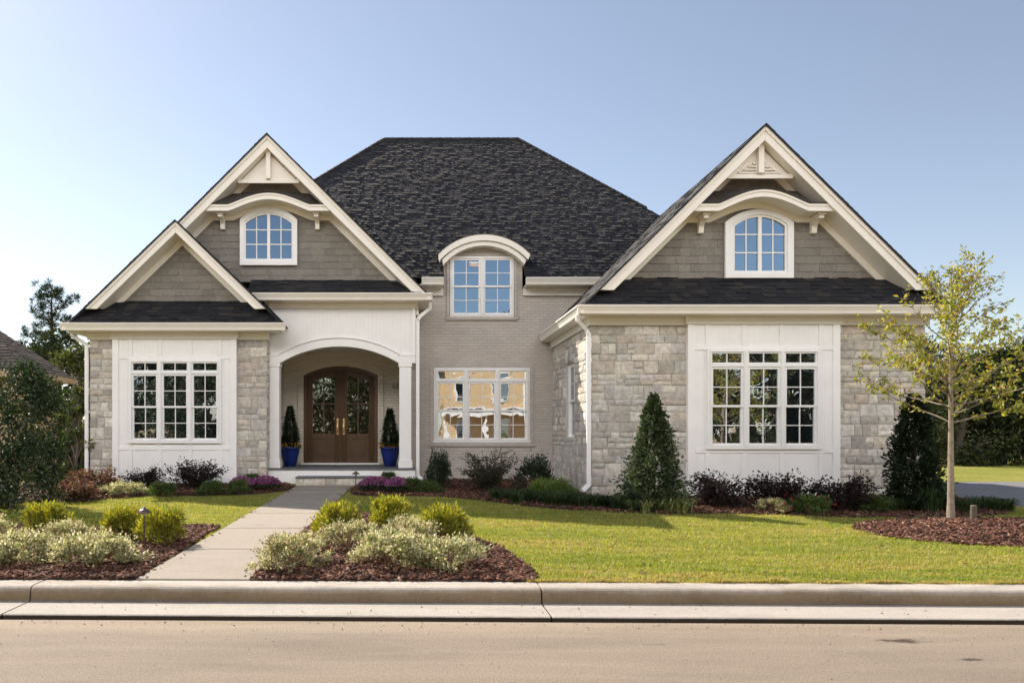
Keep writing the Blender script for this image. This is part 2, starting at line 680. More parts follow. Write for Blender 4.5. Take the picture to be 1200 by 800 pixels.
_t = M['road'].node_tree
_b = _t.nodes["Principled BSDF"]
_src = _b.inputs["Base Color"].links[0].from_socket
_p = pos(_t)
_s = N(_t, "ShaderNodeSeparateXYZ")
_t.links.new(_p, _s.inputs[0])
_mp = N(_t, "ShaderNodeMapping")
_mp.inputs["Scale"].default_value = (.35, 1.5, 1)
_t.links.new(_p, _mp.inputs[0])
_n = noise(_t, 1.6, 7, .72, _mp.outputs[0])
_m = N(_t, "ShaderNodeMath", operation='MULTIPLY_ADD')
_m.inputs[1].default_value = 1.1
_t.links.new(_n.outputs[0], _m.inputs[0])
_t.links.new(_s.outputs[1], _m.inputs[2])
_mr = N(_t, "ShaderNodeMapRange", interpolation_type='SMOOTHSTEP')
_mr.inputs["From Min"].default_value, _mr.inputs["From Max"].default_value = 6.75, 7.15
_t.links.new(_m.outputs[0], _mr.inputs[0])
_c = mixc(_t, _mr.outputs[0], _src, mixc(_t, 1.0, _src, (1.22, 1.20, 1.16), 'MULTIPLY'))
_w = N(_t, "ShaderNodeTexWave", wave_type='BANDS', bands_direction='Y')
_w.inputs["Scale"].default_value = .55
_w.inputs["Distortion"].default_value = 9
_w.inputs["Detail"].default_value = 5
_w.inputs["Detail Scale"].default_value = 1.3
_t.links.new(_mp.outputs[0], _w.inputs["Vector"])
_r = ramp(_t, _w.outputs[0], [(0, .965), (.8, 1.0), (1, 1.04)])
_t.links.new(mixc(_t, 1.0, _c, _r.outputs[0], 'MULTIPLY'), _b.inputs["Base Color"])

# ------------------------------------------------------------------ ground, road, kerb, walk
def inside(poly, x, y):
    poly = np.array(poly)
    r = np.zeros(len(x), bool)
    n = len(poly)
    j = n - 1
    for i in range(n):
        xi, yi = poly[i]
        xj, yj = poly[j]
        c = ((yi > y) != (yj > y)) & (x < (xj - xi) * (y - yi) / (yj - yi + 1e-12) + xi)
        r ^= c
        j = i
    return r


def gzv(Y):
    return G0 + GK * (np.clip(Y, 7.0, 20.0) - GY0)


def wob(x, y, s, seed=0):
    """smooth pseudo-noise in -1..1"""
    a = np.sin(x * 1.7 * s + 1.3 + seed) * np.cos(y * 2.1 * s + .4 * seed) + np.sin(x * 3.9 * s + y * 2.7 * s + 2.1 * seed) * .6 \
        + np.sin(y * 5.3 * s - x * 4.1 * s + seed) * .4
    return a / 2.0


# ground sheet on the house side, one grid reaching the horizon
gx = np.concatenate([np.linspace(-600, -30, 20), np.linspace(-28, 28, 141), np.linspace(30, 600, 20)])
gy = np.concatenate([np.linspace(0, 14, 71), np.linspace(14.6, 34, 40), np.array([38, 45, 60, 90, 150, 300, 700, 1500])])
XX, YY = np.meshgrid(gx, gy)
base = 7.57 + np.clip(-0.0215 * (np.clip(XX, -60, 60) - 1), -2, 2)
YW = base + YY
ZZ = gzv(YW) + 0.012 * wob(XX, YW, 1.2, 3) * ((YY > 0.6) & (YY < 40)) + 0.0
ZZ[0, :] = G0 - 0.035
nvx, nvy = len(gx), len(gy)
vs = np.stack([XX, YW, ZZ], -1).reshape(-1, 3)
ii = (np.arange(nvy - 1)[:, None] * nvx + np.arange(nvx - 1)[None, :]).ravel()
fs = np.stack([ii, ii + 1, ii + nvx + 1, ii + nvx], -1)
lawn = np_mesh("ground", vs, fs, np.ones((len(vs), 3)), M['ground'])
tag(lawn, None, None, kind="structure")

# road (camera stands on it), gutter pan and kerb
mb = MB()
xs = [-600, -60, -20, 0, 20, 60, 600]
for a, b in zip(xs[:-1], xs[1:]):
    sa, sb = kerb_shift(max(-60, min(60, a))), kerb_shift(max(-60, min(60, b)))
    mb.add([(a, -2.2 + sa, 0), (b, -2.2 + sb, 0), (b, 6.728 + sb, 0), (a, 6.728 + sa, 0)], [(0, 1, 2, 3)])
tag(mb.build("road", M['road']), None, None, kind="structure")
mb = MB()
mb.add([(-600, -1500, -0.02), (600, -1500, -0.02), (600, -2.15 + kerb_shift(60), -0.02), (-600, -2.15 + kerb_shift(-60), -0.02)], [(0, 1, 2, 3)])
tag(mb.build("building_lot", M['dirt']), None, None, kind="structure")

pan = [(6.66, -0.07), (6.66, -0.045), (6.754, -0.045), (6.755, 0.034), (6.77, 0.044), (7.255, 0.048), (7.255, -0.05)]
krb = [(7.258, -0.05), (7.260, 0.04), (7.272, 0.145), (7.285, 0.168), (7.305, 0.182), (7.34, 0.190), (7.56, 0.194), (7.565, -0.05)]
joints = [-26, -18.3, -13.4, -8.53, -3.64, 1.25, 6.14, 11.0, 16, 21, 26]


def shear_x(mb, prof, a, b):
    n = len(prof)
    vs = [(a, y + kerb_shift(a), z) for y, z in prof] + [(b, y + kerb_shift(b), z) for y, z in prof]
    fs = [tuple(range(n)), tuple(range(2 * n - 1, n - 1, -1))] + [(i, i + n, (i + 1) % n + n, (i + 1) % n) for i in range(n)]
    mb.add(vs, fs)


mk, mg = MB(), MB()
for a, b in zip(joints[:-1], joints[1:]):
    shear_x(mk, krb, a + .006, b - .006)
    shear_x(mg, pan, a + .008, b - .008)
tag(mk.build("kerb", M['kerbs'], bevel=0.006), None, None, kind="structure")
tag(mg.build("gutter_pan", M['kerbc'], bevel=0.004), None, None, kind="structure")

# front walk
WALK = [G(155, 682), G(290, 682), G(413, 570), G(347, 570)]
WALK = [(WALK[0][0], 7.57 + kerb_shift(WALK[0][0])), (WALK[1][0], 7.57 + kerb_shift(WALK[1][0])), (WALK[2][0], 18.06), (WALK[3][0], 18.06)]
mb = MB()
for k in range(6):
    a, b = k / 6, (k + 1) / 6
    b -= .0035
    q = []
    for (i, j, tt) in ((0, 3, a), (1, 2, a), (1, 2, b), (0, 3, b)):
        q.append((WALK[i][0] * (1 - tt) + WALK[j][0] * tt, WALK[i][1] * (1 - tt) + WALK[j][1] * tt))
    mb.hexa([(x, y, gz(y) - .05) for x, y in q] + [(x, y, gz(y) + .018) for x, y in q])
tag(mb.build("front_walk", M['concrete'], bevel=.004), None, None, kind="structure")


def mulch_bed(name, poly, lift=0.014, mound=0.0):
    n = len(poly)
    cx = sum(p[0] for p in poly) / n
    cy = sum(p[1] for p in poly) / n
    mb = MB()
    vs = [(x, y, gz(y) + lift) for x, y in poly] + [(x, y, gz(y) - .05) for x, y in poly]
    fs = [tuple(range(n))] + [(i, n + i, n + (i + 1) % n, (i + 1) % n) for i in range(n)]
    mb.add(vs, fs)
    return tag(mb.build(name, M['mulch']), None, None, kind="structure")


def kb(px):
    X = PX(px, 7.57)
    return (X, 7.57 + kerb_shift(X))


def smooth(poly_open, k=4):
    out = []
    p = [poly_open[0]] + list(poly_open) + [poly_open[-1]]
    for i in range(1, len(p) - 2):
        for s in range(k):
            t = s / k
            q = []
            for d in range(2):
                a, b, c, e = p[i - 1][d], p[i][d], p[i + 1][d], p[i + 2][d]
                q.append(.5 * ((2 * b) + (-a + c) * t + (2 * a - 5 * b + 4 * c - e) * t * t + (-a + 3 * b - 3 * c + e) * t ** 3))
            out.append(tuple(q))
    out.append(poly_open[-1])
    return out


BED_L = [kb(-160), kb(157)] + [G(200, 655), G(258, 618)] + smooth([G(256, 617), G(215, 617), G(150, 622), G(90, 620), G(0, 617), G(-120, 620)])[1:]
BED_R = [G(418, 581), G(360, 620)]
BED_R = [kb(292)] + [kb(400), kb(520), kb(628)] + smooth([kb(629), G(622, 668), G(590, 645), G(545, 628), G(480, 612), G(420, 602), G(392, 604)])[1:] + [G(357, 622)]
HOUSE_L = smooth([G(-120, 592), G(20, 590), G(90, 588), G(150, 583), G(230, 580), G(300, 579), G(347, 572)]) + [(PX(340, 18.4), 18.35), (-3.2, 18.9), (-12, 18.9)]
HOUSE_R = [(PX(420, 18.3), 18.7)] + smooth([G(410, 574), G(418, 580), G(470, 581), G(530, 583), G(590, 590), G(660, 597), G(760, 602), G(880, 602), G(1000, 606), G(1100, 606), G(1180, 602), G(1186, 594)]) + [(11.0, 15.6), (4, 15.6), (3.7, 19.7), (.1, 19.7)]
BEDS = [BED_L, BED_R, HOUSE_L, HOUSE_R]
for i, p in enumerate(BEDS):
    mulch_bed("mulch_bed", p)

# mound round the young tree
MX, MY, MRX, MRY = 8.35, 10.75, 1.95, 1.3
mb = MB()
vs, fs = [(MX, MY, gz(MY) + .15)], []
NR, NT = 10, 48
for i in range(1, NR + 1):
    r = i / NR
    for k in range(NT):
        t = 2 * math.pi * k / NT
        rr = r * (1 + .05 * math.sin(3 * t + 1) + .03 * math.sin(7 * t))
        x, y = MX + MRX * rr * math.cos(t), MY + MRY * rr * math.sin(t)
        vs.append((x, y, gz(y) + .15 * (1 - r ** 1.6) + .012 * math.sin(9 * t + 5 * r) * r * (1 - r) * 2 - (.03 if i == NR else 0)))
for k in range(NT):
    fs.append((0, 1 + k, 1 + (k + 1) % NT))
for i in range(NR - 1):
    for k in range(NT):
        a = 1 + i * NT + k
        b = 1 + i * NT + (k + 1) % NT
        fs.append((a, a + NT, b + NT, b))
mb.add(vs, fs)
tag(mb.build("mulch_mound", M['mulch'], smooth=True), None, None, kind="structure")


def mound_z(x, y):
    r = np.sqrt(((x - MX) / MRX) ** 2 + ((y - MY) / MRY) ** 2)
    return gzv(y) + .15 * (1 - np.clip(r, 0, 1) ** 1.6)


# driveway on the right
mb = MB()
DRV = smooth([(10.95, 13.9), (12.5, 13.4), (15, 13.2), (20, 12.6), (30, 11)]) + smooth([(30, 17), (22, 18.4), (16, 18.9), (13, 18.9), (11.2, 18.6)])
mb.add([(x, y, gz(y) + .02) for x, y in DRV] + [(x, y, gz(y) - .05) for x, y in DRV],
       [tuple(range(len(DRV)))] + [(i, len(DRV) + i, len(DRV) + (i + 1) % len(DRV), (i + 1) % len(DRV)) for i in range(len(DRV))])
tag(mb.build("driveway", M['drive']), None, None, kind="structure")


# ------------------------------------------------------------------ stuff on the ground
def flakes(n, x, y, z, lmin, lmax, wr, tilt, cols, rng, thick=.006):
    """small wedge-shaped chips"""
    a = rng.uniform(0, 2 * np.pi, n)
    L = rng.uniform(lmin, lmax, n)
    W = L * rng.uniform(wr * .6, wr * 1.4, n)
    tl = rng.normal(0, tilt, n)
    tw = rng.normal(0, tilt, n)
    dx = np.stack([np.cos(a) * np.cos(tl), np.sin(a) * np.cos(tl), np.sin(tl)], -1)
    sx = np.stack([-np.sin(a) * np.cos(tw), np.cos(a) * np.cos(tw), np.sin(tw)], -1)
    nn = np.cross(dx, sx)
    c = np.stack([x, y, z], -1)
    top = [c + dx * (L * .5 * s1)[:, None] + sx * (W * .5 * s2)[:, None] * k + nn * thick
           for s1, s2, k in ((-1, -1, 1), (1, -1, .6), (1, 1, .6), (-1, 1, 1))]
    bot = [p - nn * thick * 2 for p in top]
    v = np.stack(top + bot, 1).reshape(-1, 3)
    b = np.arange(n)[:, None] * 8
    quads = [(0, 1, 2, 3), (0, 4, 5, 1), (1, 5, 6, 2), (2, 6, 7, 3), (3, 7, 4, 0)]
    f = np.concatenate([b + np.array(q)[None, :] for q in quads])
    return v, f, np.repeat(cols, 8, 0)


def chip_cols(n, rng):
    pal = np.array([(.095, .038, .024), (.14, .06, .038), (.055, .024, .017), (.20, .10, .066), (.26, .16, .11), (.03, .016, .012)])
    c = pal[rng.choice(len(pal), n, p=[.27, .24, .18, .15, .06, .10])]
    return c * rng.uniform(.8, 1.25, (n, 1))


V, Fc, K = [], [], []
off = 0
rng = np.random.default_rng(3)
for poly, dens in ((BED_L, 900), (BED_R, 900), (HOUSE_L, 260), (HOUSE_R, 300)):
    pa = np.array(poly)
    lo, hi = pa.min(0), pa.max(0)
    lo[0] = max(lo[0], -9)
    n = int((hi[0] - lo[0]) * (hi[1] - lo[1]) * dens)
    x, y = rng.uniform(lo[0], hi[0], n), rng.uniform(lo[1], hi[1], n)
    k = inside(poly, x, y)
    x, y = x[k], y[k]
    n = len(x)
    v, f, c = flakes(n, x, y, gzv(y) + .02 + rng.uniform(0, .02, n), .03, .085, .38, .35, chip_cols(n, rng), rng)
    V.append(v); Fc.append(f + off); K.append(c); off += len(v)
n = 7500
t, r = rng.uniform(0, 2 * np.pi, n), np.sqrt(rng.uniform(0, 1.06, n))
x, y = MX + MRX * r * np.cos(t), MY + MRY * r * np.sin(t)
v, f, c = flakes(n, x, y, mound_z(x, y) + .012 + rng.uniform(0, .02, n), .03, .085, .38, .4, chip_cols(n, rng), rng)
V.append(v); Fc.append(f + off); K.append(c)
tag(np_mesh("mulch_chips", np.concatenate(V), np.concatenate(Fc), np.concatenate(K), M['chip']),
    "reddish brown shredded bark mulch covering the planting beds", "mulch", kind="stuff")

# grit, bits of leaf and bark blown along the gutter, the kerb, the walk and the lawn
rng = np.random.default_rng(17)
V, Fc, K = [], [], []
off = 0


def litter(n, x, y, z, lmin, lmax, pal):
    global off
    pal = np.array(pal)
    c = pal[rng.integers(0, len(pal), n)] * rng.uniform(.7, 1.3, (n, 1))
    v, f, k_ = flakes(n, x, y, z, lmin, lmax, .5, .25, c, rng, .003)
    V.append(v); Fc.append(f + off); K.append(k_); off += len(v)


DRY = [(.20, .13, .06), (.28, .20, .09), (.12, .07, .04), (.33, .27, .12), (.24, .22, .07)]
GRIT = [(.30, .26, .21), (.40, .36, .30), (.16, .13, .11), (.22, .18, .14)]
n = 170
x = rng.uniform(-5.5, 8, n)
y = 6.70 - rng.gamma(1.3, .10, n) + kerb_shift(x)
litter(n, x, y, np.full(n, .005), .005, .016, GRIT)
n = 60
x = rng.uniform(-5.5, 8, n)
y = rng.uniform(6.80, 7.24, n) + kerb_shift(x)
litter(n, x, y, np.full(n, .054), .006, .022, DRY + GRIT)
n = 160
x, y = rng.uniform(-4.5, 6, n), 6.6 - rng.gamma(1.6, .55, n)
litter(n, x, y, np.full(n, .004), .003, .009, GRIT)
n = 90
t = rng.uniform(0, 1, n)
q = rng.uniform(0, 1, n) ** 2 * .12
q = np.where(rng.uniform(size=n) < .5, q, 1 - q)
lx = (WALK[0][0] * (1 - t) + WALK[3][0] * t) * (1 - q) + (WALK[1][0] * (1 - t) + WALK[2][0] * t) * q
ly = WALK[0][1] * (1 - t) + WALK[3][1] * t
litter(n, lx, ly, gzv(ly) + .024, .015, .05, DRY[:3] + [(.10, .05, .03)])
n = 190
x, y = rng.uniform(1.2, 9, n), rng.uniform(7.8, 13, n)
litter(n, x, y, gzv(y) + .030, .02, .06, DRY)
tag(np_mesh("leaf_litter", np.concatenate(V), np.concatenate(Fc), np.concatenate(K), M['chip']),
    "scattered dry leaf bits and grit on the street, gutter, walk and lawn", "litter", kind="stuff")

# grass blades
rng = np.random.default_rng(11)
NB = 330000
u = rng.uniform(0, 1, NB)
y = 7.5 + 8.0 * u ** 1.35
hx = y * 0.83
x = rng.uniform(-1, 1, NB) * hx + y * 0.133
y = y + kerb_shift(x)
ok = np.ones(NB, bool)
for p in BEDS + [WALK, DRV]:
    ok &= ~inside(p, x, y)
ok &= ((x - MX) / MRX) ** 2 + ((y - MY) / MRY) ** 2 > 0.97
ok &= y > 7.575 + kerb_shift(x)
ok &= ~((wob(x * .5, y * 2.4, 3.1, 6) + .7 * wob(x, y * 2, 9.0, 8) > .80) & (rng.uniform(size=NB) < .8))    # worn, thin streaks
x, y = x[ok], y[ok]
ex = rng.uniform(1.15, 8, 14000)            # ragged fringe that leans out over the kerb
ey = 7.55 + kerb_shift(ex) + rng.uniform(0.0, .09, 14000) ** 1.2
n0 = len(x)
x, y = np.concatenate([x, ex]), np.concatenate([y, ey])
n = len(x)
tuft = wob(x * .55, y * 2.2, 2.6, 1) + .8 * wob(x * .8, y * 3, 7.3, 4)
h = rng.uniform(.014, .036, n) * (1 + .42 * np.clip(tuft, -1, 1.3))
h[n0:] *= 1.2 + .7 * np.clip(wob(ex, ex * 0, 3.0, 2), -.6, 1)
a = rng.uniform(0, 2 * np.pi, n)
lean = rng.normal(0, .8, n)
z = gzv(y) + .012 * wob(x, y, 1.2, 3) - .004
bw = rng.uniform(.006, .011, n)
p0 = np.stack([x - np.cos(a) * bw, y - np.sin(a) * bw, z], -1)
p1 = np.stack([x + np.cos(a) * bw, y + np.sin(a) * bw, z], -1)
p2 = np.stack([x - np.sin(a) * lean * h, y + np.cos(a) * lean * h, z + h], -1)
v = np.stack([p0, p1, p2], 1).reshape(-1, 3)
f = np.arange(n * 3).reshape(-1, 3)
g1 = np.array((.20, .25, .045)); g2 = np.array((.33, .33, .070)); g3 = np.array((.45, .34, .14))
mixv = np.clip(.45 + .42 * wob(x * .6, y * 1.8, .8, 5) + .42 * wob(x * .5, y * 2.5, 3.1, 2) + rng.normal(0, .22, n), 0, 1)[:, None]
col = np.where(mixv < .6, g1 + (g2 - g1) * mixv / .6, g2 + (g3 - g2) * (mixv - .6) / .4)
col[n0:] = np.where(rng.uniform(size=(n - n0, 1)) < .5, g3, g2)
col *= rng.uniform(.75, 1.2, (n, 1))
tag(np_mesh("lawn_grass", v, f, np.repeat(col, 3, 0), M['grass']), "short mown yellow green lawn grass in front of the house", "grass", kind="stuff")

# ------------------------------------------------------------------ HOUSE
house = thing("house", "large grey stone and painted brick house with cream trimmed gables and a black shingle roof", "house", (0, 19.66, .4))


def jit(c, s, rng):
    k = 1 + rng.uniform(-s, s)
    return tuple(max(0, q * k * (1 + rng.uniform(-s * .12, s * .12))) for q in c)


def span(poly, v):
    us = []
    n = len(poly)
    for i in range(n):
        (u0, v0), (u1, v1) = poly[i], poly[(i + 1) % n]
        if (v0 - v) * (v1 - v) <= 0 and abs(v1 - v0) > 1e-9:
            us.append(u0 + (u1 - u0) * (v - v0) / (v1 - v0))
    return (min(us), max(us)) if len(us) >= 2 else None


def tabs(mb, pts, row, wmin, wmax, thick, pal, rng, jag=0.0, lift=False, var=.16):
    """overlapping shingle tabs on a planar polygon; pts[0]->pts[1] is the lower edge seen from outside"""
    p = [Vector(q) for q in pts]
    U = (p[1] - p[0]).normalized()
    Nn = U.cross(p[2] - p[0]).normalized()
    Vv = Nn.cross(U)
    uv = [((q - p[0]).dot(U), (q - p[0]).dot(Vv)) for q in p]
    vmin, vmax = min(q[1] for q in uv), max(q[1] for q in uv)
    W = lambda a, b, c: p[0] + U * a + Vv * b + Nn * c
    v = vmin
    while v < vmax - .01:
        v1 = min(v + row, vmax)
        s0, s1 = span(uv, v + 1e-5), span(uv, v1 - 1e-5)
        if not s0 or not s1:
            v = v1
            continue
        A, B = min(s0[0], s1[0]), max(s0[1], s1[1])
        u = A - rng.uniform(0, wmax)
        while u < B:
            wd = rng.uniform(wmin, wmax)
            a, b = u, u + wd
            u = b
            a0, b0 = max(a, s0[0]), min(b, s0[1])
            a1, b1 = max(a, s1[0]), min(b, s1[1])
            if b0 - a0 < .004 and b1 - a1 < .004:
                continue
            if b0 < a0:
                a0 = b0 = max(min((a0 + b0) / 2, s0[1]), s0[0])
            if b1 < a1:
                a1 = b1 = max(min((a1 + b1) / 2, s1[1]), s1[0])
            th = thick * (rng.uniform(.55, 1.45) if not lift else (rng.uniform(.15, .5) if rng.random() < .5 else rng.uniform(.7, 1.8)))
            j0 = rng.uniform(-jag, jag)
            th2 = th * rng.uniform(.8, 1.25)
            g = .0015
            q = [W(a0 + g, v + j0, th), W(b0 - g, v + j0, th2), W(b1 - g, v1, .002), W(a1 + g, v1, .002),
                 W(a0 + g, v + j0, -.004), W(b0 - g, v + j0, -.004)]
            mb.add(q, [(0, 1, 2, 3), (4, 5, 1, 0), (4, 0, 3), (5, 2, 1)], jit(rng.choice(pal), var, rng))
        v = v1


R = random.Random(21)
ROOFPAL = [(.016, .017, .021), (.022, .022, .025), (.012, .013, .018), (.034, .032, .030), (.016, .016, .021)]
CEDPAL = [(.240, .220, .192), (.226, .208, .182), (.256, .235, .205), (.218, .200, .176)]


def slab(mb, pts, t=.03):
    p = [Vector(q) for q in pts]
    Nn = (p[1] - p[0]).cross(p[2] - p[0]).normalized()
    lo = [q - Nn * t for q in p]
    n = len(p)
    hi = [q - Nn * .006 for q in p]
    mb.add(lo + hi, [tuple(range(n - 1, -1, -1)), tuple(range(n, 2 * n))] + [(i, (i + 1) % n, n + (i + 1) % n, n + i) for i in range(n)])


def roof_part(name, polys, row=.135, thick=.013, jag=.006, wmin=.12, wmax=.34):
    s = MB()
    for pl in polys:
        slab(s, pl)
    d = s.build(name, M['deck'], house)
    t = MB()
    for pl in polys:
        tabs(t, pl, row, wmin, wmax, thick, ROOFPAL, R, jag, True)
    t.build("shingles", M['roof'], d)
    return d


# --- main roof: hip
EZ, EY = 5.55, 19.2
RL, RR_ = Vector((-.83, 24.8, 11.16)), Vector((3.5, 24.8, 11.16))
e = [Vector((-6.44, EY, EZ)), Vector((9.11, EY, EZ)), Vector((9.11, 30.4, EZ)), Vector((-6.44, 30.4, EZ))]
DGX0, DGX1, GZ_ = PX(519, 19.66) + .01, PX(613, 19.66) - .01, 6.02
GY_ = EY + GZ_ - EZ
roof_part("main_roof", [[(e[0].x + .47, GY_, GZ_), (e[1].x - .47, GY_, GZ_), RR_, RL],
                        [e[0], (DGX0, EY, EZ), (DGX0, GY_, GZ_), (e[0].x + .47, GY_, GZ_)],
                        [(DGX1, EY, EZ), e[1], (e[1].x - .47, GY_, GZ_), (DGX1, GY_, GZ_)], [e[1], e[2], RR_], [e[2], e[3], RL, RR_], [e[3], e[0], RL]], .125, .015, .004, .06, .18)
# ridge caps along the ridge and hips
mb = MB()
for a, b in ((RL, RR_), (RR_, RR_.lerp(e[1], .56)), (RL, RL.lerp(e[0], .40))):
    d = (b - a)
    n = int(d.length / .15)
    for k in range(n):
        p, q = a + d * (k / n), a + d * ((k + 1.1) / n)
        th = .03 + .010 * (k % 2)
        mb.tube([p + Vector((0, 0, -.02)), q + Vector((0, 0, -.02))], [.05 + th * .3, .05 + th * .3 + .008], 6, jit(R.choice(ROOFPAL), .15, R))
mb.build("ridge_cap", M['roof'], house)

# --- right wing roof
RX, RAK, RZA = PX(896, 15.2), 15.2, PZ(146, 15.2)
RO = .085                                              # how far the shingles reach past the rake boards
RXL, RXR, REZ = 3.40, 10.66, 4.17
RB = 21.5
pent_top = PZ(325, 15.75)
roof_part("wing_roof", [[(RXL, RB, REZ), (RXL, RAK - RO, REZ), (RX, RAK - RO, RZA), (RX, RB, RZA)],
                        [(RXR, RAK - RO, REZ), (RXR, RB, REZ), (RX, RB, RZA), (RX, RAK - RO, RZA)]], thick=.007)
hz = pent_top + .02
mR = (RZA - REZ) / (RX - RXL)
roof_part("pent_roof", [[(RXL + .02, 15.06, REZ), (RXR - .02, 15.06, REZ), (RXR - .72, 15.78, hz), (RXL + .72, 15.78, hz)],
                        [(RXL, 15.6, REZ + .004), (RXL + .02, 15.06, REZ + .004), (RXL + .70, 15.70, REZ + .69)]])

# --- porch gable roof (large left gable)
LX, LAK, LZA = PX(313.2, 18.4), 18.4, PZ(157, 18.4)
LXR, LXL, LEZ = .44, -7.24, 5.0
LB = 25.0
roof_part("porch_roof", [[(LXL, LB, LEZ), (LXL, LAK - RO, LEZ), (LX, LAK - RO, LZA), (LX, LB, LZA)],
                         [(LXR, LAK - RO, LEZ), (LXR, LB, LEZ), (LX, LB, LZA), (LX, LAK - RO, LZA)]], thick=.007)
roof_part("pent_roof", [[(-3.9, 18.33, LEZ), (LXR, 18.33, LEZ), (LXR - .45, 18.98, PZ(328, 18.95) + .02), (-3.9, 18.98, PZ(328, 18.95) + .02)]])

# --- left bay roof (small gable)
BX, BAK, BZA = PX(206, 18.05), 18.05, PZ(258, 18.05)
BXL, BXR, BEZ = BX - 2.52, BX + 2.52, 4.23
roof_part("bay_roof", [[(BXL, 24, BEZ), (BXL, BAK - RO, BEZ), (BX, BAK - RO, BZA), (BX, 24, BZA)],
                       [(BXR, BAK - RO, BEZ), (BXR, 19.2, BEZ), (BX, 19.2, BZA), (BX, BAK - RO, BZA)]], thick=.007)
bz = PZ(352, 18.6)
roof_part("pent_roof", [[(BXL - .06, 17.93, BEZ), (BXR + .06, 17.93, BEZ), (BXR - .62, 18.63, bz + .02), (BXL + .62, 18.63, bz + .02)]])


# --- gables
def rake(xa, za, m, w, zb, y0, y1, name="rake_board"):
    k = w * math.sqrt(1 + m * m)
    za, k = za - .022, k - .022
    mb = MB()
    for s in (-1, 1):
        o1 = xa + s * (za - zb) / m
        i1 = xa + s * (za - k - zb) / m
        mb.prism([(xa, za), (o1, zb), (i1, zb), (xa, za - k)], y0, y1)
        # thin crown strip along the top edge
        k2 = .075 * math.sqrt(1 + m * m)
        mb.prism([(xa, za - .004), (o1 - s * .004, zb + .002), (xa + s * (za - k2 - zb) / m, zb + .002), (xa, za - k2)], y0 - .03, y0 - .002)
    return mb.build(name, M['trim'], house, bevel=.006)


def rake_soffit(xa, za, m, w, zb, y0, y1):
    k = w * math.sqrt(1 + m * m)
    mb = MB()
    for s in (-1, 1):
        mb.prism([(xa, za - k + .05), (xa + s * (za - k + .05 - zb) / m, zb), (xa + s * (za - k - zb) / m, zb), (xa, za - k)], y0, y1)
    # frieze board on the wall below the soffit
        k2 = k + .17
        mb.prism([(xa, za - k - .002), (xa + s * (za - k - .002 - zb) / m, zb), (xa + s * (za - k2 - zb) / m, zb), (xa, za - k2)], y1 - .05, y1 + .02)
    return mb.build("rake_soffit", M['trim'], house)


def gable_wall(xa, za, m, zb, Y, off=.10):
    hw = (za - off - zb) / m
    tri = [(xa - hw, Y, zb), (xa + hw, Y, zb), (xa, Y, za - off)]
    b = MB()
    b.prism([(p[0], p[2]) for p in tri], Y + .004, Y + .12)
    o = b.build("gable_wall", M['mortar'], house)
    t = MB()
    tabs(t, tri, .165, .11, .34, .013, CEDPAL, R, .003, False, .08)
    t.build("shingles", M['cedar'], o)


gable_wall(RX, RZA, mR, pent_top - .05, 15.75)
rake(RX, RZA, mR, .225, PZ(340, RAK), RAK - .02, RAK + .03)
rake_soffit(RX, RZA, mR, .215, PZ(338, RAK), RAK + .032, 15.75)
mL = (LZA - LEZ) / (LXR - LX)
gable_wall(LX, LZA, mL, PZ(328, 18.95) - .05, 18.95)
rake(LX, LZA, mL, .24, PZ(344, LAK), LAK - .02, LAK + .03)
rake_soffit(LX, LZA, mL, .24, PZ(336, LAK), LAK + .032, 18.95)
mB = (BZA - BEZ) / (BX - BXL)
gable_wall(BX, BZA, mB, bz - .05, 18.6)
rake(BX, BZA, mB, .215, PZ(362, BAK), BAK - .02, BAK + .03)
rake_soffit(BX, BZA, mB, .215, PZ(360, BAK), BAK + .032, 18.6)


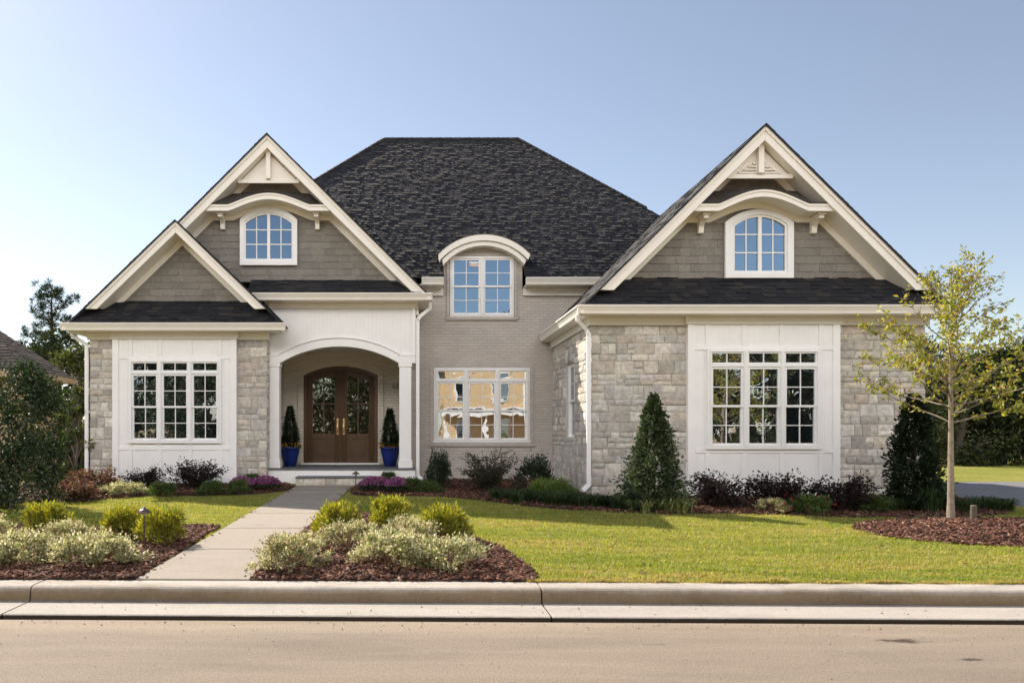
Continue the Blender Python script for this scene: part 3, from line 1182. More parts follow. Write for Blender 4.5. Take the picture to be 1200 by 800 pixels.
def eyebrow(xa, za, m, w, y0, y1, z0, th, zpk, hw, ztop_wall, brx):
    """little pent roof across a gable that arches up over the window"""
    k = w * math.sqrt(1 + m * m)
    half = (za - k - z0) / m + .10
    bumph = zpk - z0 - th

    def bz_(x):
        t = abs(x - xa) / hw
        return 0 if t >= 1 else bumph * math.cos(math.pi * t / 2) ** 1.12
    zr = lambda x: za - .10 - m * abs(x - xa)
    xs = sorted(set([xa - half, xa + half] + [xa + hw * (i / 16 - 1) for i in range(33)]))
    fb, rb = MB(), MB()
    for a, b in zip(xs[:-1], xs[1:]):
        za_, zb_ = z0 + bz_(a), z0 + bz_(b)
        # fascia with a crown on top
        fb.hexa([(a, y0, za_), (b, y0, zb_), (b, y0 + .05, zb_), (a, y0 + .05, za_), (a, y0, za_ + th), (b, y0, zb_ + th), (b, y0 + .05, zb_ + th), (a, y0 + .05, za_ + th)])
        fb.hexa([(a, y0 - .02, za_ + th * .72), (b, y0 - .02, zb_ + th * .72), (b, y0 - .001, zb_ + th * .72), (a, y0 - .001, za_ + th * .72),
                 (a, y0 - .02, za_ + th + .008), (b, y0 - .02, zb_ + th + .008), (b, y0 - .001, zb_ + th + .008), (a, y0 - .001, za_ + th + .008)])
        # soffit
        fb.hexa([(a, y0 + .05, za_ + .01), (b, y0 + .05, zb_ + .01), (b, y1, zb_ + .01), (a, y1, za_ + .01),
                 (a, y0 + .05, za_ + .05), (b, y0 + .05, zb_ + .05), (b, y1, zb_ + .05), (a, y1, za_ + .05)])
        ta, tb = min(zr(a), max(ztop_wall, za_ + th + .10)), min(zr(b), max(ztop_wall, zb_ + th + .10))
        rb.hexa([(a, y0 - .03, za_ + th + .008), (b, y0 - .03, zb_ + th + .008), (b, y1 + .02, tb - .03), (a, y1 + .02, ta - .03),
                 (a, y0 - .03, za_ + th + .03), (b, y0 - .03, zb_ + th + .03), (b, y1 + .02, tb), (a, y1 + .02, ta)], (.05, .042, .04))
    o = fb.build("eyebrow_hood", M['trim'], house)
    rb.build("hood_roof", M['roof'], o)
    # frieze board on the wall just under the hood
    fr = MB()
    for a, b in zip(xs[:-1], xs[1:]):
        za_, zb_ = z0 + bz_(a), z0 + bz_(b)
        fr.hexa([(a, y1 - .045, za_ - .10), (b, y1 - .045, zb_ - .10), (b, y1 + .01, zb_ - .10), (a, y1 + .01, za_ - .10),
                 (a, y1 - .045, za_ + .012), (b, y1 - .045, zb_ + .012), (b, y1 + .01, zb_ + .012), (a, y1 + .01, za_ + .012)])
    fr.build("frieze", M['trim'], o)
    for x in brx:
        q = MB()
        d = .105
        prof = [(y1, z0 - .33), (y1 - .10, z0 - .33), (y1 - .12, z0 - .20), (y1 - .20, z0 - .12), (y1 - .38, z0 - .10), (y1 - .38, z0 + .005), (y1, z0 + .005)]
        q.prism(prof, x - d / 2, x + d / 2, 'x')
        q.box(x - d / 2 - .022, x + d / 2 + .022, y1 - .41, y1 - .03, z0 - .035, z0 - .002)
        q.build("corbel", M['trim'], house, bevel=.005)


def vent(xa, za, m, w, zb, Y, Yf, slats=True):
    """cream boarded peak with a king post and two small louvres"""
    k = w * math.sqrt(1 + m * m)
    hw = (za - k - zb) / m
    mb = MB()
    mb.prism([(xa - hw, zb), (xa + hw, zb), (xa, za - k)], Y, Y + .05)
    mb.box(xa - hw - .05, xa + hw + .05, Y - .05, Y - .002, zb - .07, zb + .02)
    mb.box(xa - .055, xa + .055, Yf, Y - .001, zb + .021, za - k + .03)
    o = mb.build("gable_peak", M['trim'], house, bevel=.004)
    for s in (-1, 1) if slats else ():
        lv = MB()
        for i in range(4):
            z = zb + .035 + i * .062
            half = (hw * .66) * (1 - i / 4.2)
            x0, x1 = sorted((xa + s * .06, xa + s * (.06 + max(.02, half - .04))))
            lv.hexa([(x0, Y - .045, z), (x1, Y - .045, z), (x1, Y - .004, z + .034), (x0, Y - .004, z + .034),
                     (x0, Y - .045, z + .016), (x1, Y - .045, z + .016), (x1, Y - .004, z + .050), (x0, Y - .004, z + .050)])
        bx_ = xa + s * .06
        lv.box(min(bx_, bx_ + s * .012), max(bx_, bx_ + s * .012), Y - .048, Y - .003, zb + .03, zb + .29)
        lv.build("louvre", M['trim'], o)


eyebrow(RX, RZA, mR, .215, RAK + .035, 15.75, PZ(246.5, RAK), .13, PZ(222, RAK), .90, PZ(222, 15.75), [PX(825, 15.5), PX(959, 15.5)])
vent(RX - .01, RZA, mR, .235, PZ(206, 15.42), 15.42, 15.30)
eyebrow(LX + .03, LZA, mL, .24, LAK + .035, 18.95, PZ(246.5, LAK), .14, PZ(226, LAK), .98, PZ(225, 18.95), [PX(259, 18.7), PX(371, 18.7)])
vent(LX, LZA, mL, .26, PZ(212, 18.62), 18.62, 18.5, False)

# --- gutters, soffits and friezes
def gutter_x(mb, x0, x1, y, z0, z1):
    mb.prism([(y + .11, z0), (y + .045, z0), (y + .03, z0 + .35 * (z1 - z0)), (y - .005, z0 + .72 * (z1 - z0)), (y - .02, z1), (y + .11, z1)], x0, x1, 'x')
    mb.box(x0 - .002, x1 + .002, y - .028, y - .018, z1 - .028, z1 + .004)


def gutter_y(mb, y0, y1, x, z0, z1, s):
    """s=-1: trough on the -x side"""
    mb.prism([(x - s * .11, z0), (x - s * .045, z0), (x - s * .03, z0 + .35 * (z1 - z0)), (x + s * .005, z0 + .72 * (z1 - z0)), (x + s * .02, z1), (x - s * .11, z1)], y0, y1, 'y')
    xa, xb = sorted((x + s * .028, x + s * .018))
    mb.box(xa, xb, y0, y1, z1 - .028, z1 + .004)


def part1(name, fn, bevel=.005):
    m_ = MB()
    fn(m_)
    return m_.build(name, M['trim'], house, bevel=bevel)


x519, x612 = PX(519, 19.66), PX(613, 19.66)
for a in ((3.29, 10.76, 14.98, 3.995, 4.16), (-8.14, -2.90, 17.86, BEZ - .17, BEZ - .005), (-3.75, .545, 18.27, LEZ - .165, LEZ - .005),
          (.30, x519, 19.13, 5.37, 5.54), (x612, 4.9, 19.13, 5.37, 5.54)):
    part1("gutter", lambda m_: gutter_x(m_, *a), .004)
for a in ((15.0, 19.64, 3.30, 3.995, 4.16, -1), (15.0, RB, 10.76, 3.995, 4.16, 1), (17.88, 24, -8.12, BEZ - .17, BEZ - .005, -1), (18.29, 19.6, .535, LEZ - .165, LEZ - .005, 1)):
    part1("gutter", lambda m_: gutter_y(m_, *a), .004)
for a in ((3.36, 10.70, 15.05, 15.52, 3.99, 4.02), (3.36, 3.70, 15.521, 19.65, 3.99, 4.02), (10.36, 10.70, 15.521, RB, 3.99, 4.02),
          (-8.06, -2.98, 17.94, 18.42, BEZ - .18, BEZ - .15), (-8.06, -7.60, 18.421, 24, BEZ - .18, BEZ - .15),
          (-3.7, .47, 18.36, 18.77, LEZ - .17, LEZ - .14), (.10, .47, 18.771, 19.64, LEZ - .17, LEZ - .14),
          (.25, x519, 19.2, 19.66, 5.36, 5.39), (x612, 4.9, 19.2, 19.66, 5.36, 5.39)):
    part1("soffit", lambda m_: m_.box(*a))
for a in ((3.60, 10.45, 15.42, 15.52, 3.83, 3.988), (3.60, 3.70, 15.525, 19.65, 3.83, 3.988), (-7.70, -3.36, 18.33, 18.42, BEZ - .34, BEZ - .182),
          (-3.42, .20, 18.69, 18.77, LEZ - .30, LEZ - .172), (.16, .22, 18.775, 19.64, LEZ - .45, LEZ - .172),
          (.25, x519, 19.58, 19.655, 5.17, 5.358), (x612, 4.9, 19.58, 19.655, 5.17, 5.358)):
    part1("frieze", lambda m_: m_.box(*a))


# --- stone veneer
STONEPAL = [(.55, .50, .435), (.60, .555, .485), (.50, .455, .395), (.57, .53, .475), (.45, .415, .37), (.64, .60, .54), (.55, .48, .405), (.52, .49, .455)]


def ashlar(mb, O, U, w, h, rng, rows=(.12, .15, .18, .21, .26)):
    O, U = Vector(O), Vector(U)
    Vv = Vector((0, 0, 1))
    Nn = U.cross(Vv)

    def stone(a, b, c, d):
        g = rng.uniform(.003, .009)
        a, b, c, d = a + g, b - g, c + g, d - g
        if b - a < .03 or d - c < .03:
            return
        pr = rng.uniform(.010, .032)
        s = min(.022, (b - a) * .2, (d - c) * .2)
        j = lambda: rng.uniform(-.007, .007)
        col = jit(rng.choice(STONEPAL), .16, rng)
        W = lambda x, y, n: O + U * x + Vv * y + Nn * n
        bk = [(a + j(), c + j()), (b + j(), c + j()), (b + j(), d + j()), (a + j(), d + j())]
        cxm, czm = (a + b) / 2, (c + d) / 2
        md = [(x, z) for x, z in bk]
        fr = [(x + (s if x < cxm else -s) + j() * .5, z + (s if z < czm else -s) + j() * .5) for x, z in bk]
        vs = [W(x, z, 0) for x, z in bk] + [W(x, z, pr * .6) for x, z in md] + [W(x, z, pr + rng.uniform(-.006, .006)) for x, z in fr]
        vs.append(W(cxm, czm, pr + .008))
        f = []
        for i in range(4):
            k = (i + 1) % 4
            f += [(i, k, 4 + k, 4 + i), (4 + i, 4 + k, 8 + k, 8 + i), (8 + i, 8 + k, 12)]
        mb.add(vs, f, col)
    v = 0
    while v < h:
        rh = min(rng.choice(rows) * rng.uniform(.9, 1.1), h - v)
        if h - v - rh < .08:
            rh = h - v
        u = 0
        while u < w:
            wd = rng.uniform(.12, .40)
            if w - u - wd < .12:
                wd = w - u
            if rh > .22 and rng.random() < .3:
                q = rng.uniform(.4, .6) * rh
                stone(u, u + wd, v, v + q)
                stone(u, u + wd, v + q, v + rh)
            else:
                stone(u, u + wd, v, v + rh)
            u += wd
        v += rh


# right wing walls
WXL, WXR = 3.67, 10.38
wb = MB()
wb.box(WXL, WXR, 15.5, 15.75, .1, 4.0)
wb.box(WXL, WXL + .2, 15.751, 17.06, .1, 4.0)
wb.box(WXL, WXL + .2, 17.97, 19.66, .1, 4.0)
wb.box(WXL, WXL + .2, 17.06, 17.97, .1, 1.5)
wb.box(WXL, WXL + .2, 17.06, 17.97, 3.26, 4.0)
wb.box(WXR - .2, WXR, 15.751, RB, .1, 4.0)
wb.box(WXL, WXR, RB, RB + .2, .1, 4.1)
wb.prism([(RXL + .3, 4.1), (RXR - .3, 4.1), (RX, RZA - .12)], RB - .05, RB + .15)
wing = wb.build("wing_wall", M['mortar'], house)
PXL, PXR = PX(806, 15.38), PX(984, 15.38)
st = MB()
ashlar(st, (WXL - .03, 15.5, .2), (1, 0, 0), PXL - WXL + .05, 3.62, R)
st.build("stone_veneer", M['stone'], wing)
st = MB()
ashlar(st, (PXR - .02, 15.5, .2), (1, 0, 0), WXR - PXR + .04, 3.62, R)
st.build("stone_veneer", M['stone'], wing)
st = MB()
ashlar(st, (WXL, 19.64, .2), (0, -1, 0), 19.64 - 17.99, 3.62, R)
st.build("stone_veneer", M['stone'], wing)
st = MB()
ashlar(st, (WXL, 17.04, .2), (0, -1, 0), 17.04 - 15.46, 3.62, R)
st.build("stone_veneer", M['stone'], wing)
st = MB()
ashlar(st, (WXL, 17.99, .2), (0, -1, 0), .95, 1.30, R)
st.build("stone_veneer", M['stone'], wing)
st = MB()
ashlar(st, (WXL, 17.99, 3.28), (0, -1, 0), .95, .54, R, (.18,))
st.build("stone_veneer", M['stone'], wing)
# left bay walls
wb = MB()
wb.box(-7.63, -3.43, 18.4, 18.6, .1, BEZ - .16)
wb.box(-7.63, -7.43, 18.601, 24, .1, BEZ)
wb.box(-3.63, -3.43, 18.601, 20.95, .1, 4.9)
bayw = wb.build("bay_wall", M['mortar'], house)
BPL, BPR = PX(132, 18.28), PX(277, 18.28)
st = MB()
ashlar(st, (-7.66, 18.4, .2), (1, 0, 0), BPL + 7.66 + .02, 3.70, R)
st.build("stone_veneer", M['stone'], bayw)
st = MB()
ashlar(st, (BPR - .02, 18.4, .2), (1, 0, 0), -3.42 - BPR + .02, 3.70, R)
st.build("stone_veneer", M['stone'], bayw)
st = MB()
ashlar(st, (-7.63, 20.4, .2), (0, -1, 0), 2.0, 3.70, R)
st.build("stone_veneer", M['stone'], bayw)
st = MB()
ashlar(st, (-3.43, 18.4, .2), (0, 1, 0), .42, 3.70, R)
st.build("stone_veneer", M['stone'], bayw)
# main brick walls and the recessed porch
wb = MB()
DW = 20.9
wb.holed(.146, 9.0, 19.66, 19.86, .1, 5.36, [(PX(510.5, 19.62), PX(619, 19.62), PZ(516, 19.62), PZ(433, 19.62)), (PX(529, 19.64), PX(600.5, 19.64), PZ(369.5, 19.64), 5.36)])
wb.box(-.05, .145, 19.0, 20.9, .1, 4.9)
wb.box(-6.1, -5.9, 19.2, 30, .1, 5.5)
wb.box(8.8, 9.0, 19.87, 30, .1, 5.5)
wb.box(-6.1, 9.0, 29.8, 30, .1, 5.5)
main = wb.build("brick_wall", M['brick'], house)
# dormer face is arched: top closed by a segment
def arc(xc, w, zs, zp, n=20):
    h = zp - zs
    r = (w * w + h * h) / (2 * h)
    return [(xc + w * (2 * i / n - 1), zp - r + math.sqrt(max(0, r * r - (w * (2 * i / n - 1)) ** 2))) for i in range(n + 1)]


dxc, dw = (x519 + x612) / 2, (x612 - x519) / 2 - .02
dzs, dzp = PZ(302, 19.66), PZ(283, 19.66)
mb = MB()
dwa, dwb = PX(529, 19.64), PX(600.5, 19.64)
mb.prism([(dxc - dw, dzs), (dxc + dw, dzs)] + arc(dxc, dw, dzs, dzp)[::-1][1:-1], 19.655, 19.80)
mb.box(dxc - dw, dwa, 19.656, 19.80, 5.361, dzs)
mb.box(dwb, dxc + dw, 19.656, 19.80, 5.361, dzs)
mb.box(dxc - dw, dxc - dw + .12, 19.801, 22.2, 5.3, dzs)
mb.box(dxc + dw - .12, dxc + dw, 19.801, 22.2, 5.3, dzs)
dorm = mb.build("dormer", M['brick'], house)
y0 = 19.30
hb = MB()
for (wo, zo_s, zo_p, wi, zi_s, zi_p, ya, yb) in (
        (PX(619.5, y0) - PX(565.5, y0), PZ(298, y0), PZ(274.5, y0), PX(617, y0) - PX(565.5, y0), PZ(304, y0), PZ(281.5, y0), y0, 19.66),
        (PX(615, y0) - PX(565.5, y0), PZ(304, y0) + .002, PZ(281.5, y0) - .002, PX(613, y0) - PX(565.5, y0), PZ(309, y0), PZ(287, y0), y0 + .06, 19.68)):
    hb.ring(arc(dxc, wo, zo_s, zo_p), arc(dxc, wi, zi_s, zi_p), ya, yb, closed=False)
hb.build("dormer_hood", M['trim'], dorm)
rbm = MB()
wo = PX(620.5, y0) - PX(565.5, y0)
rbm.ring(arc(dxc, wo, PZ(297.5, y0), PZ(274, y0)), arc(dxc, wo - .01, PZ(298, y0), PZ(274.5, y0) + .004), y0 - .02, 23.4, closed=False, col=(.05, .048, .048))
rbm.build("dormer_roof", M['roof'], dorm)

# porch shell
SP, PKZ = PZ(425.5, 18.75), PZ(406, 18.75)
pfl = .815
XCL, XCR = PX(328, 18.75), PX(467.5, 18.75)
pxl, pxr = -3.425, PX(487, 18.75)
xm = (XCL + XCR) / 2
ar = arc(xm, (XCR - XCL) / 2, SP, PKZ, 28)
mb = MB()
mb.prism([(pxl, LEZ - .16), (pxl, SP)] + ar + [(pxr, SP), (pxr, LEZ - .16)], 18.75, 18.95)
mb.box(pxr - .15, pxr, 18.951, 19.655, SP, LEZ - .16)
front = mb.build("porch_front", M['board'], house)
mb = MB()
kk = PX(336, 18.75) - PX(328, 18.75)
n = len(ar)
ou = arc(xm, (XCR - XCL) / 2 + .001, PZ(417, 18.75), PZ(397.5, 18.75), 28)
mb.ring(ou, ar, 18.715, 18.749, closed=False)
mb.box(pxl, XCL - .0005, 18.70, 18.749, SP - .0, PZ(417, 18.75))
mb.box(XCR + .0005, pxr, 18.70, 18.749, SP - .0, PZ(417, 18.75))
ou2 = arc(xm, (XCR - XCL) / 2 + .03, PZ(416, 18.75), PZ(396, 18.75), 28)
mb.ring([(x, z + .025) for x, z in ou2], ou2, 18.705, 18.749, closed=False)
mb.box(pxl, xm - (XCR - XCL) / 2 - .031, 18.69, 18.749, PZ(417, 18.75) + .001, PZ(417, 18.75) + .03)
mb.box(xm + (XCR - XCL) / 2 + .031, pxr, 18.69, 18.749, PZ(417, 18.75) + .001, PZ(417, 18.75) + .03)
mb.box(pxr - .09, pxr + .002, 18.71, 18.749, PZ(417, 18.75) + .031, LEZ - .301)
mb.build("arch_trim", M['white'], front, bevel=.003)
mb = MB()
mb.box(-3.6, .1, 18.951, 20.95, 3.86, 3.90)
mb.build("porch_ceiling", M['trim'], house)
mb = MB()
mb.box(-3.43, -.05, DW, DW + .2, .1, 4.2)
mb.build("porch_wall", M['pbrick'], house)
for a, b in ((pxl, XCL), (XCR, PX(482.5, 18.75))):
    mb = MB()
    mb.box(a + .01, b - .01, 18.71, 18.99, pfl, SP - .001)
    mb.box(a - .015, b + .015, 18.685, 19.015, pfl + .001, pfl + .17)
    mb.box(a - .005, b + .005, 18.695, 19.005, pfl + .171, pfl + .20)
    mb.box(a - .01, b + .01, 18.69, 19.01, SP - .09, SP - .0015)
    mb.build("column", M['white'], house, bevel=.008)
mb = MB()
mb.box(-3.43, .14, 18.60, 20.9, .1, pfl - .035)
pb = mb.build("porch_base", M['white'], house, bevel=.006)
mb = MB()
xs = [-3.43, -2.9, -2.25, -1.6, -1.0, -.45, .14]
for a, b in zip(xs[:-1], xs[1:]):
    for c, d in ((18.56, 19.3), (19.31, 20.05), (20.06, 20.9)):
        mb.box(a + .004, b - .004, c, d, pfl - .034, pfl - .001 - .003 * R.random())
mb.build("porch_paving", M['slate'], pb)
xs0, xs1 = PX(347, 18.2), PX(437, 18.2)
mb = MB()
mb.box(xs0, xs1, 18.16, 18.599, .3, .60)
stp = mb.build("step", M['mortar'], house)
mb = MB()
ashlar(mb, (xs0, 18.16, .42), (1, 0, 0), xs1 - xs0, .18, R, (.18,))
mb.build("stone_veneer", M['stone'], stp)
mb = MB()
for k in range(4):
    a, b = xs0 + (xs1 - xs0) * k / 4, xs0 + (xs1 - xs0) * (k + 1) / 4
    mb.box(a - .01, b - .005, 18.11, 18.599, .601, .636)
mb.build("tread", M['slate'], stp, bevel=.004)


# --- white panelled bays
def panel(x0, x1, z0, z1, Y, vpx, hpy, hole, name="bay_panel"):
    mb = MB()
    mb.holed(x0, x1, Y, Y + .13, z0, z1, [hole])
    o = mb.build(name, M['board'], house)
    t = MB()
    bw = .045
    t.box(x0 - .004, x0 + .14, Y - .022, Y - .001, z0, z1)
    t.box(x1 - .14, x1 + .004, Y - .022, Y - .001, z0, z1)
    for py in hpy:
        z = PZ(py, Y)
        t.box(x0 + .141, x1 - .141, Y - .018, Y - .001, z - .045, z + .045)
    zz = [z1] + [PZ(py, Y) for py in hpy] + [z0]
    for px in vpx:
        x = PX(px, Y)
        for a, b in zip(zz[1:], zz[:-1]):
            t.box(x - bw, x + bw, Y - .016, Y - .001, a + .046, b - .046)
    t.box(x0 - .01, x1 + .01, Y - .03, Y - .023, z0, z0 + .14)
    t.build("batten", M['white'], o, bevel=.003)
    return o


panel(PXL, PXR, .42, 3.99, 15.38, (829, 872, 916, 962), (407.5, 528), (PX(832, 15.33), PX(959, 15.33), PZ(523, 15.33), PZ(411, 15.33)))
panel(BPL, BPR, .48, BEZ - .18, 18.28, (153, 187.5, 223, 258), (418.5, 525), (PX(153, 18.23), PX(256.5, 18.23), PZ(516.5, 18.23), PZ(423, 18.23)))
part1("frieze", lambda m_: m_.box(PXL - .05, PXR + .05, 15.33, 15.379, 3.84, 3.988))
part1("frieze", lambda m_: m_.box(BPL - .05, BPR + .05, 18.23, 18.279, BEZ - .33, BEZ - .182))


# --- windows
def sash(fr, mu, pn, x0, x1, z0, z1, Y, cols, rows, st=.045, mt=.018):
    """one glazed sash: stiles and rails into fr, muntins into mu, glass into pn"""
    fr.box(x0, x0 + st, Y, Y + .05, z0, z1)
    fr.box(x1 - st, x1, Y, Y + .05, z0, z1)
    fr.box(x0 + st, x1 - st, Y + .001, Y + .049, z0, z0 + st)
    fr.box(x0 + st, x1 - st, Y + .001, Y + .049, z1 - st, z1)
    a, b, c, d = x0 + st, x1 - st, z0 + st, z1 - st
    for i in range(1, cols):
        x = a + (b - a) * i / cols
        mu.box(x - mt / 2, x + mt / 2, Y + .012, Y + .034, c, d)
    for i in range(1, rows):
        z = c + (d - c) * i / rows
        mu.box(a, b, Y + .013, Y + .033, z - mt / 2, z + mt / 2)
    t = R.uniform(-.0012, .0012)
    pn.add([(a, Y + .030 + t, c), (b, Y + .030 - t, c), (b, Y + .030 - t * .5, d), (a, Y + .030 + t * .5, d),
            (a, Y + .036 + t, c), (b, Y + .036 - t, c), (b, Y + .036 - t * .5, d), (a, Y + .036 + t * .5, d)],
           [(0, 3, 2, 1), (4, 5, 6, 7), (0, 1, 5, 4), (1, 2, 6, 5), (2, 3, 7, 6), (3, 0, 4, 7)])


def window_unit(x0, x1, z0, z1, Y, transom=None, cols=2, glass='glass', T=None, split=.5):
    fr, mu, pn = MB(T), MB(T), MB(T)
    j = .022
    fr.box(x0, x0 + j, Y - .02, Y + .09, z0, z1)
    fr.box(x1 - j, x1, Y - .02, Y + .09, z0, z1)
    fr.box(x0 + j, x1 - j, Y - .019, Y + .089, z0, z0 + j)
    fr.box(x0 + j, x1 - j, Y - .019, Y + .089, z1 - j, z1)
    a, b, c, d = x0 + j, x1 - j, z0 + j, z1 - j
    if transom:
        fr.box(a, b, Y - .018, Y + .088, transom - .03, transom + .03)
        sash(fr, mu, pn, a, b, transom + .03, d, Y + .005, cols, 1, .028)
        d = transom - .03
    m = c + (d - c) * split
    sash(fr, mu, pn, a, b, m - .02, d, Y + .004, cols, 2)
    sash(fr, mu, pn, a, b, c, m + .02, Y + .035, cols, 2)
    o = fr.build("window", M['vinyl'], house, bevel=.003)
    pn.build("pane", M[glass], o)
    mu.build("muntins", M['vinyl'], o)
    return o


def casing(x0, x1, z0, z1, Y, w=.09, sill=True, mat='vinyl', name="window_casing", T=None):
    mb = MB(T)
    mb.box(x0 - w, x0, Y - .035, Y, z0, z1 + w)
    mb.box(x1, x1 + w, Y - .035, Y, z0, z1 + w)
    mb.box(x0, x1, Y - .034, Y, z1, z1 + w)
    if sill:
        mb.box(x0 - w - .015, x1 + w + .015, Y - .05, Y, z0 - .055, z0)
    else:
        mb.box(x0 - w, x1 + w, Y - .036, Y, z0 - w, z0)
    return mb.build(name, M[mat], house, bevel=.004)


M['wavyglass'] = glass_mat("wavy_window_glass", 0.46, wave=0.0022)


def triple(pa, pb, pt, pbm, ptr, Y, ypl, mull=.045, glass='glass'):
    x0, x1 = PX(pa, Y), PX(pb, Y)
    z0, z1 = PZ(pbm, Y), PZ(pt, Y)
    wd = (x1 - x0 - 2 * mull) / 3
    for k in range(3):
        a = x0 + k * (wd + mull)
        window_unit(a, a + wd, z0, z1, Y, PZ(ptr, Y), 2, glass)
        if k < 2:
            mb = MB()
            mb.box(a + wd, a + wd + mull, Y - .03, Y + .05, z0, z1)
            mb.build("mullion", M['vinyl'], house)
    return x0, x1, z0, z1


x0, x1, z0, z1 = triple(832, 959, 411, 523, 428, 15.33, 15.38)
casing(x0, x1, z0, z1, 15.362, .05)
x0, x1, z0, z1 = triple(153, 256.5, 423, 516.5, 436.5, 18.23, 18.28)
casing(x0, x1, z0, z1, 18.262, .05)
x0, x1, z0, z1 = triple(510.5, 619, 433, 516, 446, 19.62, 19.66, glass='wavyglass')
casing(x0, x1, z0, z1, 19.655, .045)
# brick surround of that window, and of the dormer window
def surround(x0, x1, z0, z1, Y, w):
    mb = MB()
    mb.box(x0 - w, x0 - .047, Y - .025, Y - .001, z0 - .05, z1 + w)
    mb.box(x1 + .047, x1 + w, Y - .025, Y - .001, z0 - .05, z1 + w)
    mb.box(x0 - .047, x1 + .047, Y - .0245, Y - .001, z1 + .047, z1 + w)
    mb.box(x0 - w - .02, x1 + w + .02, Y - .05, Y - .0005, z0 - .15, z0 - .061)
    mb.build("brick_surround", M['brick'], house, bevel=.005)


surround(x0, x1, z0, z1, 19.66, .14)
dx0, dx1, dz0, dz1 = PX(529, 19.64), PX(600.5, 19.64), PZ(369.5, 19.64), PZ(302, 19.64)
mid = (dx0 + dx1) / 2
window_unit(dx0, mid - .02, dz0, dz1, 19.62, None, 2, 'blueglass')
window_unit(mid + .02, dx1, dz0, dz1, 19.62, None, 2, 'blueglass')
mb = MB()
mb.box(mid - .02, mid + .02, 19.58, 19.66, dz0, dz1)
mb.build("mullion", M['vinyl'], house)
casing(dx0, dx1, dz0, dz1, 19.65, .035, False)
surround(dx0, dx1, dz0 + .03, dz1, 19.652, .12)
# paper sticker left on one dormer pane
mb = MB()
sx, sz = PX(556, 19.62), PZ(309, 19.62)
mb.box(sx - .13, sx + .10, 19.635, 19.638, sz + .005, sz + .055, (.85, .85, .85))
mb.prism([(sx - .14 + .14 * (1 + math.cos(t)), sz - .035 + .035 * math.sin(t)) for t in [2 * math.pi * i / 16 for i in range(16)]], 19.636, 19.639, 'y', (.75, .55, .5))
mb.build("window_sticker", M['plain'], house)
# side window of the wing
TS = lambda a, b, c: (WXL + b, 17.98 - a, c)
window_unit(.02, .91, 1.56, 3.24, .06, None, 2, 'glass', T=TS)
mb = MB(TS)
mb.box(-.03, .96, -.05, .10, 1.49, 1.555)
mb.build("stone_sill", M['mortar'], house)


def arched_window(pxa, pxb, pyt, pys, pyb, oxa, oxb, oyt, oys, oyb, Y):
    xa, xb = PX(pxa, Y), PX(pxb, Y)
    xc, wd = (xa + xb) / 2, (xb - xa) / 2
    zb, zs, zp = PZ(pyb, Y), PZ(pys, Y), PZ(pyt, Y)
    inn = arc(xc, wd, zs, zp, 20)
    oxa, oxb = PX(oxa, Y), PX(oxb, Y)
    oc, ow = (oxa + oxb) / 2, (oxb - oxa) / 2
    out = arc(oc, ow, PZ(oys, Y), PZ(oyt, Y), 20)
    ozb = PZ(oyb, Y)
    fr, mu, pn = MB(), MB(), MB()
    fr.ring([(oc - ow, ozb)] + out + [(oc + ow, ozb)], [(xc - wd, zb)] + inn + [(xc + wd, zb)], Y - .05, Y + .02)
    s = .045
    inn2 = arc(xc, wd - s, zs - s * .5, zp - s, 20)
    fr.ring([(xc - wd, zb)] + inn + [(xc + wd, zb)], [(xc - wd + s, zb + s)] + inn2 + [(xc + wd - s, zb + s)], Y - .02, Y + .03)
    o = fr.build("window", M['vinyl'], house)
    top = lambda x: zp - s - ((wd * wd + (zp - zs) ** 2) / (2 * (zp - zs))) + math.sqrt(((wd * wd + (zp - zs) ** 2) / (2 * (zp - zs))) ** 2 - (x - xc) ** 2)
    c = zb + s
    mu.box(xc - .035, xc + .035, Y - .025, Y + .03, c, top(xc))
    for k in (-.5, .5):
        x = xc + k * (wd - .01)
        mu.box(x - .011, x + .011, Y, Y + .02, c, top(x))
    for i in (1, 2):
        z = c + (zs + .16 - c) * (i / 3.0) * 1.02
        mu.box(xc - wd + s, xc + wd - s, Y + .001, Y + .019, z - .012, z + .012)
    mu.build("muntins", M['vinyl'], o)
    pn.prism([(xc - wd + .02, zb + .02)] + [(x, z - .01) for x, z in arc(xc, wd - .02, zs, zp - .01, 20)] + [(xc + wd - .02, zb + .02)], Y + .021, Y + .027)
    pn.build("pane", M['blueglass'], o)


arched_window(858, 922, 252, 264, 320, 849, 929, 246, 261, 326, 15.70)
arched_window(286, 344, 249.5, 261, 305.5, 281.5, 348.5, 243, 258, 311, 18.90)

# --- front door
Yd = 20.84
dxa, dxb = PX(356, Yd), PX(442.5, Yd)
xc, wd = (dxa + dxb) / 2, (dxb - dxa) / 2
zf = pfl + .05
out = arc(xc, wd, PZ(440, Yd), PZ(429, Yd), 24)
inn = arc(xc, wd - .09, PZ(443, Yd), PZ(433.5, Yd), 24)
mb = MB()
mb.ring([(xc - wd, zf)] + out + [(xc + wd, zf)], [(xc - wd + .09, zf)] + inn + [(xc + wd - .09, zf)], Yd - .02, Yd + .12, closed=False)
dr = mb.build("door_frame", M['doorwood'], house, bevel=.005)
rad = ((wd - .09) ** 2 + (PZ(433.5, Yd) - PZ(443, Yd)) ** 2) / (2 * (PZ(433.5, Yd) - PZ(443, Yd)))
dtop = lambda x, d=0: PZ(433.5, Yd) - d - rad + math.sqrt(rad * rad - (x - xc) ** 2)
mb = MB()
cs = arc(xc, wd + .16, PZ(434, Yd), PZ(421.5, Yd), 24)
mb.ring([(xc - wd - .16, pfl)] + cs + [(xc + wd + .16, pfl)], [(xc - wd - .001, pfl)] + [(x, z + .002) for x, z in arc(xc, wd + .001, PZ(440, Yd), PZ(429, Yd), 24)] + [(xc + wd + .001, pfl)], Yd, Yd + .058, closed=False)
